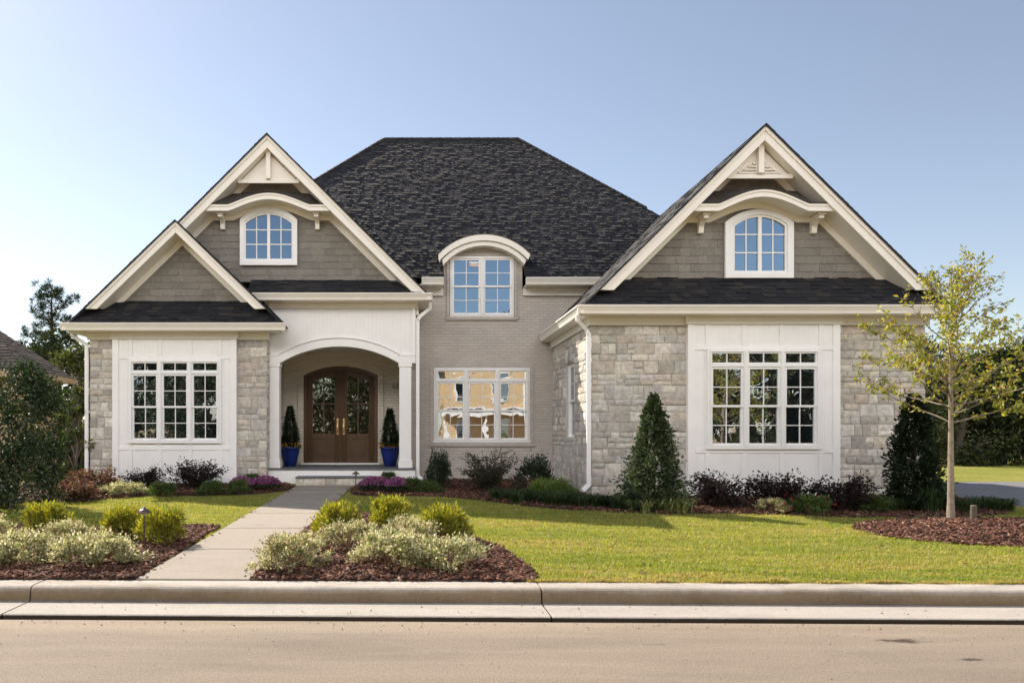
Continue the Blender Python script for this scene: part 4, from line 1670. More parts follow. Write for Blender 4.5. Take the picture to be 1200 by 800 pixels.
mb.build("door_surround", M['pbrick'], house, bevel=.004)
mb = MB()
mb.box(xc - wd - .06, xc + wd + .06, Yd - .08, Yd + .06, pfl, zf - .002)
mb.build("threshold", M['white'], house, bevel=.004)
for s in (-1, 1):
    xi, xo = xc + s * .004, xc + s * (wd - .094)
    a, b = min(xi, xo), max(xi, xo)
    gl0, gl1 = PZ(508, Yd), 0
    ga, gb = sorted((xc + s * .17, xc + s * (wd - .24)))
    mb = MB()
    y0_, y1_ = Yd + .02, Yd + .075
    n = 12
    # stiles, arched head, rails
    def strip(p, q, lowf, highf):
        for i in range(n):
            x0_, x1_ = p + (q - p) * i / n, p + (q - p) * (i + 1) / n
            mb.hexa([(x0_, y0_, lowf(x0_)), (x1_, y0_, lowf(x1_)), (x1_, y1_, lowf(x1_)), (x0_, y1_, lowf(x0_)),
                     (x0_, y0_, highf(x0_)), (x1_, y0_, highf(x1_)), (x1_, y1_, highf(x1_)), (x0_, y1_, highf(x0_))])
    fl = lambda x: zf
    strip(a, ga, fl, lambda x: dtop(x, .003))
    strip(gb, b, fl, lambda x: dtop(x, .003))
    strip(ga, gb, lambda x: dtop(x, .16), lambda x: dtop(x, .003))
    mb.box(ga, gb, y0_, y1_, zf, zf + .14)
    mb.box(ga, gb, y0_, y1_, gl0 - .13, gl0)
    mb.box(ga, gb, y0_ + .02, y1_ - .005, zf + .14, gl0 - .13)
    mb.box(ga + .07, gb - .07, y0_ + .004, y0_ + .019, zf + .20, gl0 - .19)
    leaf = mb.build("door_leaf", M['doorwood'], house, bevel=.004)
    pn = MB()
    pts = [(ga + (gb - ga) * i / 12, dtop(ga + (gb - ga) * i / 12, .158)) for i in range(13)]
    pn.prism([(ga, gl0 - .001)] + pts + [(gb, gl0 - .001)], y0_ + .025, y0_ + .032)
    pn.build("pane", M['doorglass'], leaf)
    mu = MB()
    gm_ = (ga + gb) / 2
    mu.box(gm_ - .014, gm_ + .014, y0_ + .008, y0_ + .024, gl0, dtop(gm_, .16))
    zm = PZ(473, Yd)
    mu.box(ga, gb, y0_ + .009, y0_ + .023, zm - .014, zm + .014)
    mu.build("muntins", M['doorwood'], leaf)
    hx_ = xc + s * .085
    hd = MB()
    hd.box(hx_ - .028, hx_ + .028, y0_ - .012, y0_, PZ(509, Yd), PZ(490, Yd))
    hd.tube([(hx_, y0_ - .01, PZ(507, Yd)), (hx_, y0_ - .065, PZ(505.5, Yd)), (hx_, y0_ - .07, PZ(500, Yd)), (hx_, y0_ - .06, PZ(497, Yd)), (hx_, y0_ - .01, PZ(496.5, Yd))], [.016] * 5, 8)
    hd.lathe([(.018, PZ(493.5, Yd) - .02), (.02, PZ(493.5, Yd)), (.018, PZ(493.5, Yd) + .02)], hx_, y0_ - .02, 10)
    hd.build("handle", M['brass'], leaf, smooth=False)

# house number on the porch wall
cu = bpy.data.curves.new("numerals", 'FONT')
cu.body = "52"
cu.size = .17
cu.extrude = .008
cu.space_character = 1.1
to = bpy.data.objects.new("house_number", cu)
C.objects.link(to)
dg = bpy.context.evaluated_depsgraph_get()
me = bpy.data.meshes.new_from_object(to.evaluated_get(dg))
bpy.data.objects.remove(to)
no = bpy.data.objects.new("house_number", me)
C.objects.link(no)
me.materials.append(M['bronze'])
no.parent = house
no.location = (PX(459.5, 20.88) - ORG[house.as_pointer()][0], 20.88 - ORG[house.as_pointer()][1], PZ(455, 20.88) - ORG[house.as_pointer()][2])
no.rotation_euler = (math.radians(90), 0, 0)

# --- downspouts
def spout(pts, mat='white'):
    mb = MB()
    r = .042
    for a, b in zip(pts[:-1], pts[1:]):
        a, b = Vector(a), Vector(b)
        d = (b - a).normalized()
        s = d.cross(Vector((0, 1, 0)))
        if s.length < .1:
            s = Vector((1, 0, 0))
        s.normalize()
        t = d.cross(s)
        q = []
        for p in (a - d * .015, b + d * .015):
            q += [p + s * r + t * r * .75, p - s * r + t * r * .75, p - s * r - t * r * .75, p + s * r - t * r * .75]
        mb.hexa(q)
    return mb.build("downspout", M[mat], house, bevel=.01)


spout([(3.34, 15.25, 4.0), (3.34, 15.25, 3.9), (3.56, 15.44, 3.72), (3.60, 15.44, 3.64), (3.60, 15.44, .62), (3.46, 15.36, .52)], 'white')
spout([(-8.0, 18.2, 4.06), (-8.0, 18.2, 3.98), (-7.76, 18.34, 3.80), (-7.72, 18.36, 3.74), (-7.72, 18.36, .5)], 'white')
spout([(.50, 18.7, LEZ - .17), (.50, 18.7, LEZ - .30), (.25, 18.72, LEZ - .50), (.20, 18.72, LEZ - .58), (.20, 18.72, .62), (.30, 18.6, .55)], 'white')

# ------------------------------------------------------------------ PLANTS
def leaf_arrays(c, d, L, W, rng, fold=.25):
    n = len(c)
    d = d / (np.linalg.norm(d, axis=1, keepdims=True) + 1e-9)
    r = rng.normal(size=(n, 3))
    s = np.cross(d, r)
    s /= np.linalg.norm(s, axis=1, keepdims=True) + 1e-9
    nn = np.cross(d, s)
    L = L[:, None]
    W = W[:, None]
    v = np.stack([c, c + d * L * .45 + s * W * .5 + nn * W * fold, c + d * L - nn * L * .08, c + d * L * .45 - s * W * .5 + nn * W * fold], 1).reshape(-1, 3)
    b = np.arange(n)[:, None] * 4
    f = np.concatenate([b + np.array((0, 1, 2))[None], b + np.array((0, 2, 3))[None]])
    return v, f


def pick(pal, wts, n, rng, s=.2):
    pal = np.array(pal, float)
    wts = np.array(wts, float)
    c = pal[rng.choice(len(pal), n, p=wts / wts.sum())]
    return c * rng.uniform(1 - s, 1 + s, (n, 1))


def foliage(name, root, c, d, L, W, pal, wts, mat, rng, clump=None):
    v, f = leaf_arrays(c, d, L, W, rng)
    col = pick(pal, wts, len(c), rng)
    if clump is not None:
        col = col * clump[:, None]
    return np_mesh(name, v, f, np.repeat(col, 4, 0), mat, root)


def stems(root, pts_list, r0, col, name="stem", n=5):
    mb = MB()
    for pts in pts_list:
        k = len(pts)
        mb.tube(pts, [r0 * (1 - .75 * i / (k - 1)) for i in range(k)], n, col)
    return mb.build(name, M['bark'], root)


def mound_shrub(name, label, cat, rx, ry, h, n, L, W, pal, wts, mat, seed, up=.5, clumps=26, cr=.3, airy=.35, group=None, stem_col=(.10, .07, .05), stray=.08):
    """a dome of leaf clumps, with an uneven outline; built round the origin"""
    rng = np.random.default_rng(seed)
    root = thing(name, label, cat, (0, 0, 0), group)
    th = rng.uniform(0, 2 * np.pi, clumps)
    cz = rng.uniform(.12, 1.0, clumps) ** .8
    rr = np.sqrt(np.clip(1 - (cz * .9) ** 2, .05, 1)) * rng.uniform(.25, 1.0, clumps) ** .5
    cc = np.stack([rr * np.cos(th) * rx * .85, rr * np.sin(th) * ry * .85, cz * h * .86], -1)
    k = rng.integers(0, clumps, n)
    s = rng.normal(size=(n, 3))
    s /= np.linalg.norm(s, axis=1, keepdims=True)
    rad = rng.uniform(0, 1, n) ** airy
    size = np.array([rx, ry, h * .8]) * cr * rng.uniform(.75, 1.25, (clumps, 1))[k]
    c = cc[k] + s * rad[:, None] * size
    st = rng.uniform(size=n) < stray
    c[st] *= rng.uniform(1.03, 1.22, (st.sum(), 1))
    c[:, 2] = np.clip(c[:, 2], .02, None)
    o = np.array([0, 0, h * .25])
    d = (c - o) / np.array([rx, ry, h]) * .7 + s * .6 + np.array([0, 0, up]) + rng.normal(0, .35, (n, 3))
    LL = rng.uniform(.7, 1.3, n) * L
    foliage("foliage", root, c, d, LL, LL * W / L, pal, wts, mat, rng, (rng.uniform(.82, 1.18, clumps))[k])
    P_ = []
    for i in range(min(clumps, 16)):
        e_ = cc[i]
        P_.append([(0 + rng.normal(0, .03), rng.normal(0, .03), 0), tuple(e_ * .5 + np.array([0, 0, .02 * h])), tuple(e_ * 1.02)])
    stems(root, P_, .010 + .008 * h, stem_col)
    return root


def place(proto, items, group=None, used=set()):
    """items: (X, Y, scale, rz, label); the first one moves the prototype itself"""
    out = []
    for i, (X, Y, s, rz, lab) in enumerate(items):
        z = gz(Y) + .005
        if i == 0:
            proto.location = (X, Y, z)
            proto.rotation_euler = (0, 0, rz)
            proto.scale = s if isinstance(s, tuple) else (s, s, s)
            proto["label"] = lab
            if group:
                proto["group"] = group
            out.append(proto)
        else:
            out.append(dup(proto, (X, Y, z), rz, s, lab, group))
    return out


def at(px, py):
    return G(px, py)


# --- golden cypress mounds in the front beds
gold = mound_shrub("golden_shrub", "-", "shrub", .27, .25, .34, 3600, .05, .014, [(.32, .30, .045), (.24, .25, .04), (.42, .37, .07), (.15, .18, .035), (.26, .19, .05)], [4, 4, 2, 3, .8], M['leaf'], 5, up=.9, clumps=34, cr=.26, stray=.12)
q = [(55, 626, 1.2, .3, "golden yellow shrub nearest the left edge, behind the cream flowering shrubs"),
     (146, 630, 1.15, 1.4, "golden yellow shrub just behind the path lamp, left of its twin"),
     (190, 638, 1.3, 2.6, "golden green shrub just right of the path lamp in the mulch"),
     (395, 628, 1.25, 4.0, "golden yellow shrub at the edge of the concrete walk"),
     (458, 620, 1.3, 5.1, "golden yellow shrub in the middle of the three right of the walk"),
     (521, 637, 1.35, .9, "golden yellow shrub farthest from the walk, at the lawn edge of the right bed")]
place(gold, [(*at(a, b), s, r, l) for a, b, s, r, l in q], "golden shrubs in the front beds")

# --- cream variegated shrubs
cream = mound_shrub("variegated_shrub", "-", "shrub", .52, .42, .34, 5200, .032, .019, [(.50, .47, .28), (.38, .38, .18), (.62, .58, .42), (.17, .20, .07), (.26, .19, .11)], [4, 3.5, 2, 3.5, 1.4], M['leaf'], 9, up=.6, clumps=80, cr=.15, airy=.6, stem_col=(.22, .13, .08), stray=.30)
cream2 = mound_shrub("variegated_shrub", "-", "shrub", .52, .42, .36, 4400, .032, .019, [(.47, .43, .26), (.38, .37, .18), (.58, .54, .38), (.17, .20, .07), (.28, .19, .11)], [4, 3.5, 1.6, 3.4, 2.0], M['leaf'], 19, up=.7, clumps=70, cr=.15, airy=.6, stem_col=(.22, .13, .08), stray=.34)
q1 = [(112, 664, 1.06, .2, "cream leaved shrub left of the path lamp, rightmost in the left bed"),
      (455, 664, 1.15, 1.7, "large cream leaved shrub in the middle of the right front bed"),
      (525, 668, 1.0, 3.3, "cream leaved shrub at the lawn end of the right front bed"),
      (22, 661, 1.0, 4.4, "cream leaved shrub at the left edge above the kerb"),
      (560, 575 + 10, .0, 0, "")]
place(cream, [(*at(a, b), s, r, l) for a, b, s, r, l in q1[:4]], "cream variegated shrubs in the front beds")
q2 = [(342, 667, 1.0, .9, "cream leaved airy shrub beside the concrete walk, nearest the kerb"),
      (78, 645, .95, 2.2, "cream leaved shrub between the left golden shrub and the kerb, behind the others"),
      (408, 646, .95, 3.0, "cream leaved shrub below the golden shrub at the walk edge"),
      (480, 643, 1.0, 5.2, "tall cream leaved shrub behind the middle one, between two golden shrubs"),
      (-20, 640, 1.0, 1.1, "cream leaved shrub cut by the left edge of the frame")]
place(cream2, [(*at(a, b), s, r, l) for a, b, s, r, l in q2], "cream variegated shrubs in the front beds")

# --- variegated shrubs at the house
cr3 = dup(cream, (*at(145, 581), gz(14) + .03), 1.0, (1.15, 1.0, .85), "cream and green leaved low shrub at the left corner of the lawn bed", None)
cr4 = dup(cream2, (*at(905, 601), gz(13) + .02), 2.0, (.62, .6, .62), "small white leaved shrub below the right bay window", None)
for o in (cr3, cr4):
    if "group" in o:
        del o["group"]


# --- burgundy loropetalum: layered arching sprays
def spray_shrub(name, rx, h, nb, pal, wts, mat, seed, L=.05, W=.028, per=70):
    rng = np.random.default_rng(seed)
    root = thing(name, "-", "shrub", (0, 0, 0))
    cs, ds, P_ = [], [], []
    for i in range(nb):
        a = rng.uniform(0, 2 * np.pi)
        r = rx * rng.uniform(.45, 1.1)
        hh = h * rng.uniform(.35, 1.05) * (1 - .35 * (r / rx) ** 2)
        p0 = np.array([rng.normal(0, .04), rng.normal(0, .04), 0])
        p1 = np.array([math.cos(a) * r * .45, math.sin(a) * r * .45, hh * .8])
        p2 = np.array([math.cos(a) * r, math.sin(a) * r, hh])
        P_.append([tuple(p0), tuple(p1), tuple(p2)])
        t = rng.uniform(.25, 1.05, per)[:, None]
        base = (1 - t) ** 2 * p0 + 2 * t * (1 - t) * p1 + t * t * p2
        tw = np.array([math.cos(a), math.sin(a), .25])
        side = np.array([-math.sin(a), math.cos(a), 0])
        o = side * rng.normal(0, .085, (per, 1)) + tw * rng.normal(0, .05, (per, 1)) + np.array([0, 0, 1]) * rng.normal(0, .03, (per, 1))
        cs.append(base + o)
        ds.append(o * 6 + tw * .6 + rng.normal(0, .45, (per, 3)))
    c, d = np.concatenate(cs), np.concatenate(ds)
    c[:, 2] = np.clip(c[:, 2], .02, None)
    n = len(c)
    LL = rng.uniform(.7, 1.3, n) * L
    foliage("foliage", root, c, d, LL, LL * W / L, pal, wts, mat, rng)
    stems(root, P_, .012, (.06, .04, .035))
    return root


lor = spray_shrub("burgundy_shrub", .54, .66, 38, [(.022, .011, .015), (.034, .014, .018), (.016, .015, .013), (.03, .03, .02)], [4, 2, 3, 1.3], M['dleaf'], 31)
q = [(168, 575, .85, .1, "dark burgundy shrub below the left pane of the left bay window"),
     (229, 573, 1.08, 2.0, "dark burgundy shrub below the right pane of the left bay window"),
     (843, 595, 1.05, 3.1, "dark burgundy shrub in front of the left corner of the right white bay"),
     (914, 598, 1.1, 4.2, "dark burgundy shrub below the middle of the right bay window"),
     (984, 600, 1.05, 5.4, "dark purple rounded shrub at the right corner of the right white bay")]
place(lor, [(*at(a, b), s, r, l) for a, b, s, r, l in q], "burgundy shrubs under the bay windows")
red = spray_shrub("burgundy_shrub", .40, .5, 40, [(.16, .06, .05), (.22, .12, .08), (.08, .05, .03), (.10, .09, .03)], [3, 2, 3, 2], M['leaf'], 33)
place(red, [(*at(112, 578), (1.15, 1, 1.15), .4, "reddish brown shrub at the left stone corner of the house"),
            (*at(92, 586), (1.1, 1, .8), 1.4, "brownish green shrub between the big evergreen and the cream leaved shrub")])

# --- green rounded shrubs along the house
GREEN = [(.055, .085, .025), (.035, .060, .018), (.085, .12, .035), (.02, .036, .012)]
lowg = mound_shrub("low_green_shrub", "-", "shrub", .34, .30, .30, 2200, .045, .018, [(.10, .15, .04), (.06, .10, .025), (.15, .20, .06), (.04, .06, .02)], [3, 3, 1.5, 2], M['leaf'], 41, up=.9)
q = [(190, 582, (1.0, 1, .9), .2, "low green shrub between the two burgundy shrubs at left"),
     (247, 580, (.95, 1, .9), 1.2, "low grassy green shrub below the left bay's right side"),
     (279, 579, (.7, .9, .9), 2.0, "low green shrub left of the pink flowers by the walk"),
     (296, 568, (.8, .8, .8), 2.9, "green plant behind the pink flowers left of the step"),
     (482, 577, (1.0, 1, .95), 3.2, "low green shrub right of the pink flowers by the porch"),
     (505, 578, (.8, 1, .8), 4.0, "low green shrub in front of the dark holly bush"),
     (454, 567, (.7, .8, .9), .7, "green plant behind the pink flowers right of the step"),
     (1020, 600, (1.3, 1, .9), 5.0, "low green shrub in front of the right stone corner"),
     (948, 603, (1.2, 1, 1.0), 5.6, "low green shrub with red blooms below the right bay window")]
LG = place(lowg, [(*at(a, b), s, r, l) for a, b, s, r, l in q])
brt = mound_shrub("bright_green_shrub", "bright green feathery mound beside the wing's downspout", "shrub", .46, .40, .42, 3600, .07, .012, [(.17, .24, .05), (.11, .17, .04), (.22, .28, .08), (.06, .09, .025)], [3, 3, 1.5, 1.5], M['leaf'], 43, up=.5, clumps=40, cr=.24)
place(brt, [(*at(646, 587), (1.05, 1, 1), 0, "bright green feathery mound beside the wing's downspout")])
hol = mound_shrub("holly_bush", "-", "shrub", .40, .36, .85, 2600, .06, .028, [(.02, .035, .014), (.035, .055, .02), (.05, .075, .03), (.012, .02, .01)], [4, 3, 1, 3], M['gleaf'], 45, up=.8, clumps=40, cr=.26)
q = [(515, 573, (.85, .9, .95), .3, "dark upright holly bush left of the wide window, beside the porch"),
     (626, 577, (1.2, 1, .88), 2.3, "dark green bush in the corner between wide window and stone wing")]
place(hol, [(*at(a, b), s, r, l) for a, b, s, r, l in q])
nan = spray_shrub("nandina_shrub", .60, 1.05, 52, [(.035, .05, .018), (.06, .055, .022), (.08, .05, .02), (.02, .03, .012)], [4, 2, 1, 3], M['leaf'], 47, .06, .022, 70)
place(nan, [(*at(572, 577), (1.0, 1, 1), .5, "tall loose dark nandina shrub in front of the wide window")])


# --- cone-shaped hollies
def cone_plant(root, R0, h, n, L, W, pal, wts, mat, seed, power=.8, zb=.05, lumps=8, cx=0, cy=0, z0=0, name="foliage"):
    rng = np.random.default_rng(seed)
    t = rng.uniform(0, 1, n) ** 1.5
    a = rng.uniform(0, 2 * np.pi, n)
    lump = 1 + .20 * np.sin(a * 3 + t * 9 + seed) + .16 * np.sin(a * 7 - t * 23) + .07 * np.sin(a * 13 + t * 41)
    lower = np.clip(.62 + t * 4, 0, 1)
    r = R0 * (1 - t) ** power * lump * lower * rng.uniform(.2, 1.0, n) ** .5 * (1 + .14 * rng.normal(size=n)) + .02
    c = np.stack([cx + r * np.cos(a), cy + r * np.sin(a), z0 + zb + t * (h - zb) + rng.normal(0, .02, n)], -1)
    d = np.stack([np.cos(a), np.sin(a), np.full(n, .45)], -1) + rng.normal(0, .5, (n, 3))
    LL = rng.uniform(.7, 1.3, n) * L
    cl = 1 + .38 * np.sin(a * 5 + t * 17) * np.sin(t * 31 + a * 3 + seed)
    return foliage(name, root, c, d, LL, LL * W / L, pal, wts, mat, rng, cl)


X, Y = at(766, 598)
t_ = thing("cone_holly", "cone shaped glossy evergreen standing against the stone wall of the right wing", "evergreen", (X, Y, gz(Y)))
cone_plant(t_, .53, 1.98, 10500, .064, .038, [(.045, .068, .026), (.07, .10, .04), (.11, .14, .065), (.022, .034, .015)], [4, 3, 1.6, 3], M['gleaf'], 3, .82, .05, cx=X, cy=Y, z0=gz(Y))
stems(t_, [[(X, Y, gz(Y) - .02), (X + .01, Y, gz(Y) + 1.0), (X, Y, gz(Y) + 1.9)]], .035, (.10, .08, .06), "trunk")
X, Y = at(1071, 598)
t_ = thing("evergreen_tree", "dark upright evergreen behind the young tree at the right stone corner", "evergreen", (X, Y, gz(Y)))
cone_plant(t_, .40, 1.95, 9000, .07, .038, [(.012, .022, .010), (.022, .036, .015), (.035, .05, .02)], [4, 3, 1], M['dleaf'], 8, .5, .05, cx=X, cy=Y, z0=gz(Y))
stems(t_, [[(X, Y, gz(Y) - .02), (X, Y, gz(Y) + 1.0), (X, Y, gz(Y) + 1.8)]], .04, (.08, .06, .05), "trunk")

# --- big evergreen at the left edge
def big_bush(name, label, X, Y, rx, ry, h, n, L, W, pal, wts, mat, seed, clumps=70, cr=.2, z=None):
    r = mound_shrub(name, label, "evergreen", rx, ry, h, n, L, W, pal, wts, mat, seed, up=.3, clumps=clumps, cr=cr, airy=.35)
    r.location = (X, Y, gz(Y) if z is None else z)
    return r


X, Y = at(8, 595)
bb = thing("camellia_bush", "large dark glossy evergreen bush at the left edge of the lawn", "evergreen", (X, Y, gz(Y)))
rng = np.random.default_rng(77)
n = 17000
cl = 110
cz = rng.uniform(.03, 1, cl)
ca = rng.uniform(0, 2 * np.pi, cl)
prof = np.where(cz < .8, .95 + .05 * cz, np.sqrt(np.clip(1 - ((cz - .76) / .30) ** 2, .08, 1)))
cr_ = prof * rng.uniform(.55, 1, cl)
cc = np.stack([X + 1.02 * cr_ * np.cos(ca), Y + .8 * cr_ * np.sin(ca), gz(Y) + cz * 2.42], -1)
k = rng.integers(0, cl, n)
s = rng.normal(size=(n, 3)); s /= np.linalg.norm(s, axis=1, keepdims=True)
c = cc[k] + s * (rng.uniform(0, 1, n) ** .4)[:, None] * .24
d = s + np.array([0, 0, .3]) + rng.normal(0, .4, (n, 3))
LL = rng.uniform(.05, .09, n)
foliage("foliage", bb, c, d, LL, LL * .5, [(.022, .042, .014), (.036, .064, .020), (.06, .095, .03), (.014, .026, .010)], [4, 3, 1.2, 3], M['gleaf'], rng)
stems(bb, [[(X + .1 * i, Y, gz(Y)), (X + .25 * i, Y + .1, gz(Y) + 1.0), (X + .4 * i, Y, gz(Y) + 2.0)] for i in (-1, 0, 1)], .04, (.07, .055, .045), "trunk")

# --- chrysanthemums by the step
def mums(X, Y, sx, label, seed):
    rng = np.random.default_rng(seed)
    root = thing("chrysanthemum", label, "flowers", (X, Y, gz(Y)), "pink chrysanthemums beside the step")
    n = 1500
    a, t = rng.uniform(0, 2 * np.pi, n), rng.uniform(0, 1, n)
    r = np.sqrt(rng.uniform(0, 1, n))
    z = .30 * np.sqrt(np.clip(1 - r ** 2 * .8, 0, 1)) * rng.uniform(.3, .95, n)
    c = np.stack([X + sx * r * np.cos(a), Y + .28 * r * np.sin(a), gz(Y) + z], -1)
    foliage("foliage", root, c, np.stack([np.cos(a) * .5, np.sin(a) * .5, np.ones(n)], -1) + rng.normal(0, .4, (n, 3)), np.full(n, .045), np.full(n, .022), [(.03, .05, .018), (.05, .075, .025)], [1, 1], M['leaf'], rng)
    n = 1500
    a, r = rng.uniform(0, 2 * np.pi, n), np.sqrt(rng.uniform(0, 1, n))
    z = .31 * np.sqrt(np.clip(1 - r ** 2 * .75, 0, 1)) + rng.normal(0, .012, n)
    c = np.stack([X + sx * r * np.cos(a), Y + .28 * r * np.sin(a), gz(Y) + z], -1)
    foliage("blooms", root, c, np.stack([np.cos(a) * r, np.sin(a) * r, np.full(n, .35)], -1) + rng.normal(0, .6, (n, 3)), np.full(n, .036), np.full(n, .026), [(.30, .095, .22), (.38, .15, .29), (.20, .06, .14), (.44, .24, .36)], [3, 3, 2, 1], M['petal'], rng)


for (px, py, sx, lab, sd) in ((283, 576, .26, "pink chrysanthemum mound left of the walk, farther from the step", 1), (311, 575, .34, "pink chrysanthemum mound left of the walk, right up to the mulch corner", 2),
                              (440, 576, .36, "magenta chrysanthemum mound right of the walk, beside the path lamp", 3), (466, 577, .26, "magenta chrysanthemum mound right of the walk, nearer the downspout", 4)):
    mums(*at(px, py), sx, lab, sd)

# red blooms on the shrub below the right bay window
X, Y = at(950, 603)
rng = np.random.default_rng(5)
n = 12
r_ = LG[-1]
c = np.stack([rng.normal(0, .22, n), rng.uniform(-.32, 0, n), rng.uniform(.1, .34, n)], -1)
for q_ in c:
    v, f = leaf_arrays(np.repeat(q_[None], 5, 0), rng.normal(0, 1, (5, 3)), np.full(5, .03), np.full(5, .026), rng)
    np_mesh("bloom", v, f, np.tile(np.array([(.30, .02, .03)]), (len(v), 1)), M['petal']).parent = r_

# --- liriope clumps
def clump(seed, n, h, spread, pal, wts, name):
    rng = np.random.default_rng(seed)
    root = thing(name, "-", "ornamental grass", (0, 0, 0))
    V, Fc, K = [], [], []
    off = 0
    for i in range(n):
        a = rng.uniform(0, 2 * np.pi)
        hh, sp = h * rng.uniform(.6, 1.1), spread * rng.uniform(.4, 1.1)
        w_ = rng.uniform(.006, .010)
        s = np.array([-math.sin(a), math.cos(a), 0])
        d = np.array([math.cos(a), math.sin(a), 0])
        b = np.array([rng.normal(0, .04), rng.normal(0, .04), 0])
        pts = [b, b + d * sp * .35 + np.array([0, 0, hh * .75]), b + d * sp * .75 + np.array([0, 0, hh]), b + d * sp * 1.15 + np.array([0, 0, hh * .72])]
        ws = [w_, w_, w_ * .8, .001]
        v = np.array([p + s * k * ws[j] for j, p in enumerate(pts) for k in (-1, 1)])
        f = np.array([(0, 1, 3, 2), (2, 3, 5, 4), (4, 5, 7, 6)]) + off
        V.append(v); Fc.append(f); K.append(np.repeat(pick(pal, wts, 1, rng), 8, 0)); off += 8
    np_mesh("blades", np.concatenate(V), np.concatenate(Fc), np.concatenate(K), M['leaf'], root)
    mb = MB()
    mb.lathe([(.05, -.01), (.045, .03), (.01, .05)], 0, 0, 7, (.12, .10, .05))
    mb.build("crown", M['bark'], root)
    return root


lir = clump(3, 110, .25, .24, [(.05, .085, .025), (.035, .06, .018), (.08, .12, .04)], [3, 3, 1], "liriope_clump")
rr = random.Random(4)
LN = "dark green grassy clump in the row along the lawn edge, left of the cone holly"
items = []
for px in range(580, 742, 13):
    py = 587 + (px - 580) * .063 + rr.uniform(-2, 2)
    items.append((*at(px, py), rr.uniform(.85, 1.15), rr.uniform(0, 6), LN))
place(lir, items, "grassy clumps left of the cone holly")
for px in range(1045, 1182, 17):
    py = 599 + rr.uniform(-2, 2)
    X, Y = at(px, py)
    dup(lir, (X, Y, gz(Y)), rr.uniform(0, 6), rr.uniform(.85, 1.15), "dark green grassy clump at the bed edge behind the tree mound", "grassy clumps behind the tree mound")
X, Y = at(1090, 601)
dup(lir, (X, Y, gz(Y)), 1.0, (1.3, 1.3, 1.75), "tallest grassy clump, just left of the young tree's trunk", "grassy clumps behind the tree mound")
for px in (700, 722):
    pass
var = clump(8, 90, .24, .24, [(.30, .33, .12), (.42, .42, .20), (.16, .22, .06)], [3, 2, 2], "variegated_liriope")
items = [(*at(px, 601 + rr.uniform(-2, 1)), rr.uniform(.8, 1.05), rr.uniform(0, 6), "pale striped grassy clump at the foot of the cone holly") for px in (742, 756, 770, 786, 800)]
place(var, items, "pale striped clumps at the foot of the cone holly")

# --- potted conifers at the door
def potted(px, label, seed, hz):
    Y = 19.85
    X = PX(px, Y)
    t = thing("potted_conifer", label, "potted plant", (X, Y, pfl), "blue pots flanking the door")
    mb = MB()
    mb.lathe([(.13, pfl), (.145, pfl + .01), (.19, pfl + .16), (.235, pfl + .36), (.25, pfl + .45), (.262, pfl + .455), (.262, pfl + .485), (.225, pfl + .485), (.22, pfl + .44)], X, Y, 28)
    mb.build("pot", M['pot'], t, smooth=True)
    cone_plant(t, .19, hz, 4600, .07, .016, [(.012, .026, .010), (.02, .04, .014), (.03, .055, .02)], [3, 3, 1], M['dleaf'], seed, .75, .02, cx=X, cy=Y, z0=pfl + .5)
    stems(t, [[(X, Y, pfl + .42), (X, Y, pfl + .8), (X, Y, pfl + .45 + hz)]], .02, (.08, .06, .04), "trunk")
    rng = np.random.default_rng(seed + 50)
    n = 260
    a, r = rng.uniform(0, 2 * np.pi, n), .27 * np.sqrt(rng.uniform(.15, 1, n))
    c = np.stack([X + r * np.cos(a), Y + r * np.sin(a), pfl + .50 + rng.uniform(-.05, .10, n)], -1)
    dd = rng.normal(0, 1, (n, 3)) + np.stack([np.cos(a), np.sin(a), np.full(n, .3)], -1)
    foliage("flowers", t, c, dd, np.full(n, .055), np.full(n, .045), [(.55, .33, .02), (.40, .12, .02), (.06, .09, .02), (.45, .22, .16)], [3, 1.5, 4, 1], M['petal'], rng)


potted(340, "blue glazed pot with a slim taller conifer and mixed flowers, left of the front door", 61, 1.02)
potted(457, "blue glazed pot with a slim conifer and yellow pansies, right of the front door", 62, .95)

# --- path lamps
def lamp(px, py, label, hgt):
    X, Y = at(px, py)
    z = gz(Y)
    t = thing("path_lamp", label, "path lamp", (X, Y, z), "bronze path lamps")
    mb = MB()
    mb.tube([(X, Y, z - .02), (X, Y, z + hgt - .06)], [.011, .011], 10)
    mb.lathe([(.028, z), (.028, z + .015), (.014, z + .02)], X, Y, 12)
    mb.build("post", M['bronze'], t)
    mb = MB()
    mb.lathe([(.085, z + hgt - .055), (.088, z + hgt - .05), (.045, z + hgt - .008), (.02, z + hgt - .004), (.018, z + hgt + .012), (.004, z + hgt + .02)], X, Y, 20)
    mb.build("shade", M['bronze'], t, smooth=True)
    mb = MB()
    mb.lathe([(.022, z + hgt - .085), (.025, z + hgt - .055)], X, Y, 12, (.6, .58, .5))
    mb.build("lens", M['plain'], t)


lamp(169, 643, "bronze path lamp in the mulch in front of the left golden shrubs", .50)
lamp(417, 575, "dark path lamp beside the porch step, right of the walk", .42)

# --- weathered marker post by the young tree
X, Y = at(1141, 622)
zz = float(mound_z(np.array([X]), np.array([Y]))[0])
mb = MB()
mb.tube([(X, Y, zz - .03), (X, Y, zz + .17), (X + .004, Y, zz + .21)], [.044, .042, .040], 12, (.11, .088, .07))
mb.lathe([(.043, zz + .205), (.043, zz + .222), (.026, zz + .235)], X, Y, 12, (.12, .10, .08))
tag(mb.build("marker_post", M['bark']), "short weathered wooden post in the mulch right of the young tree", "post")


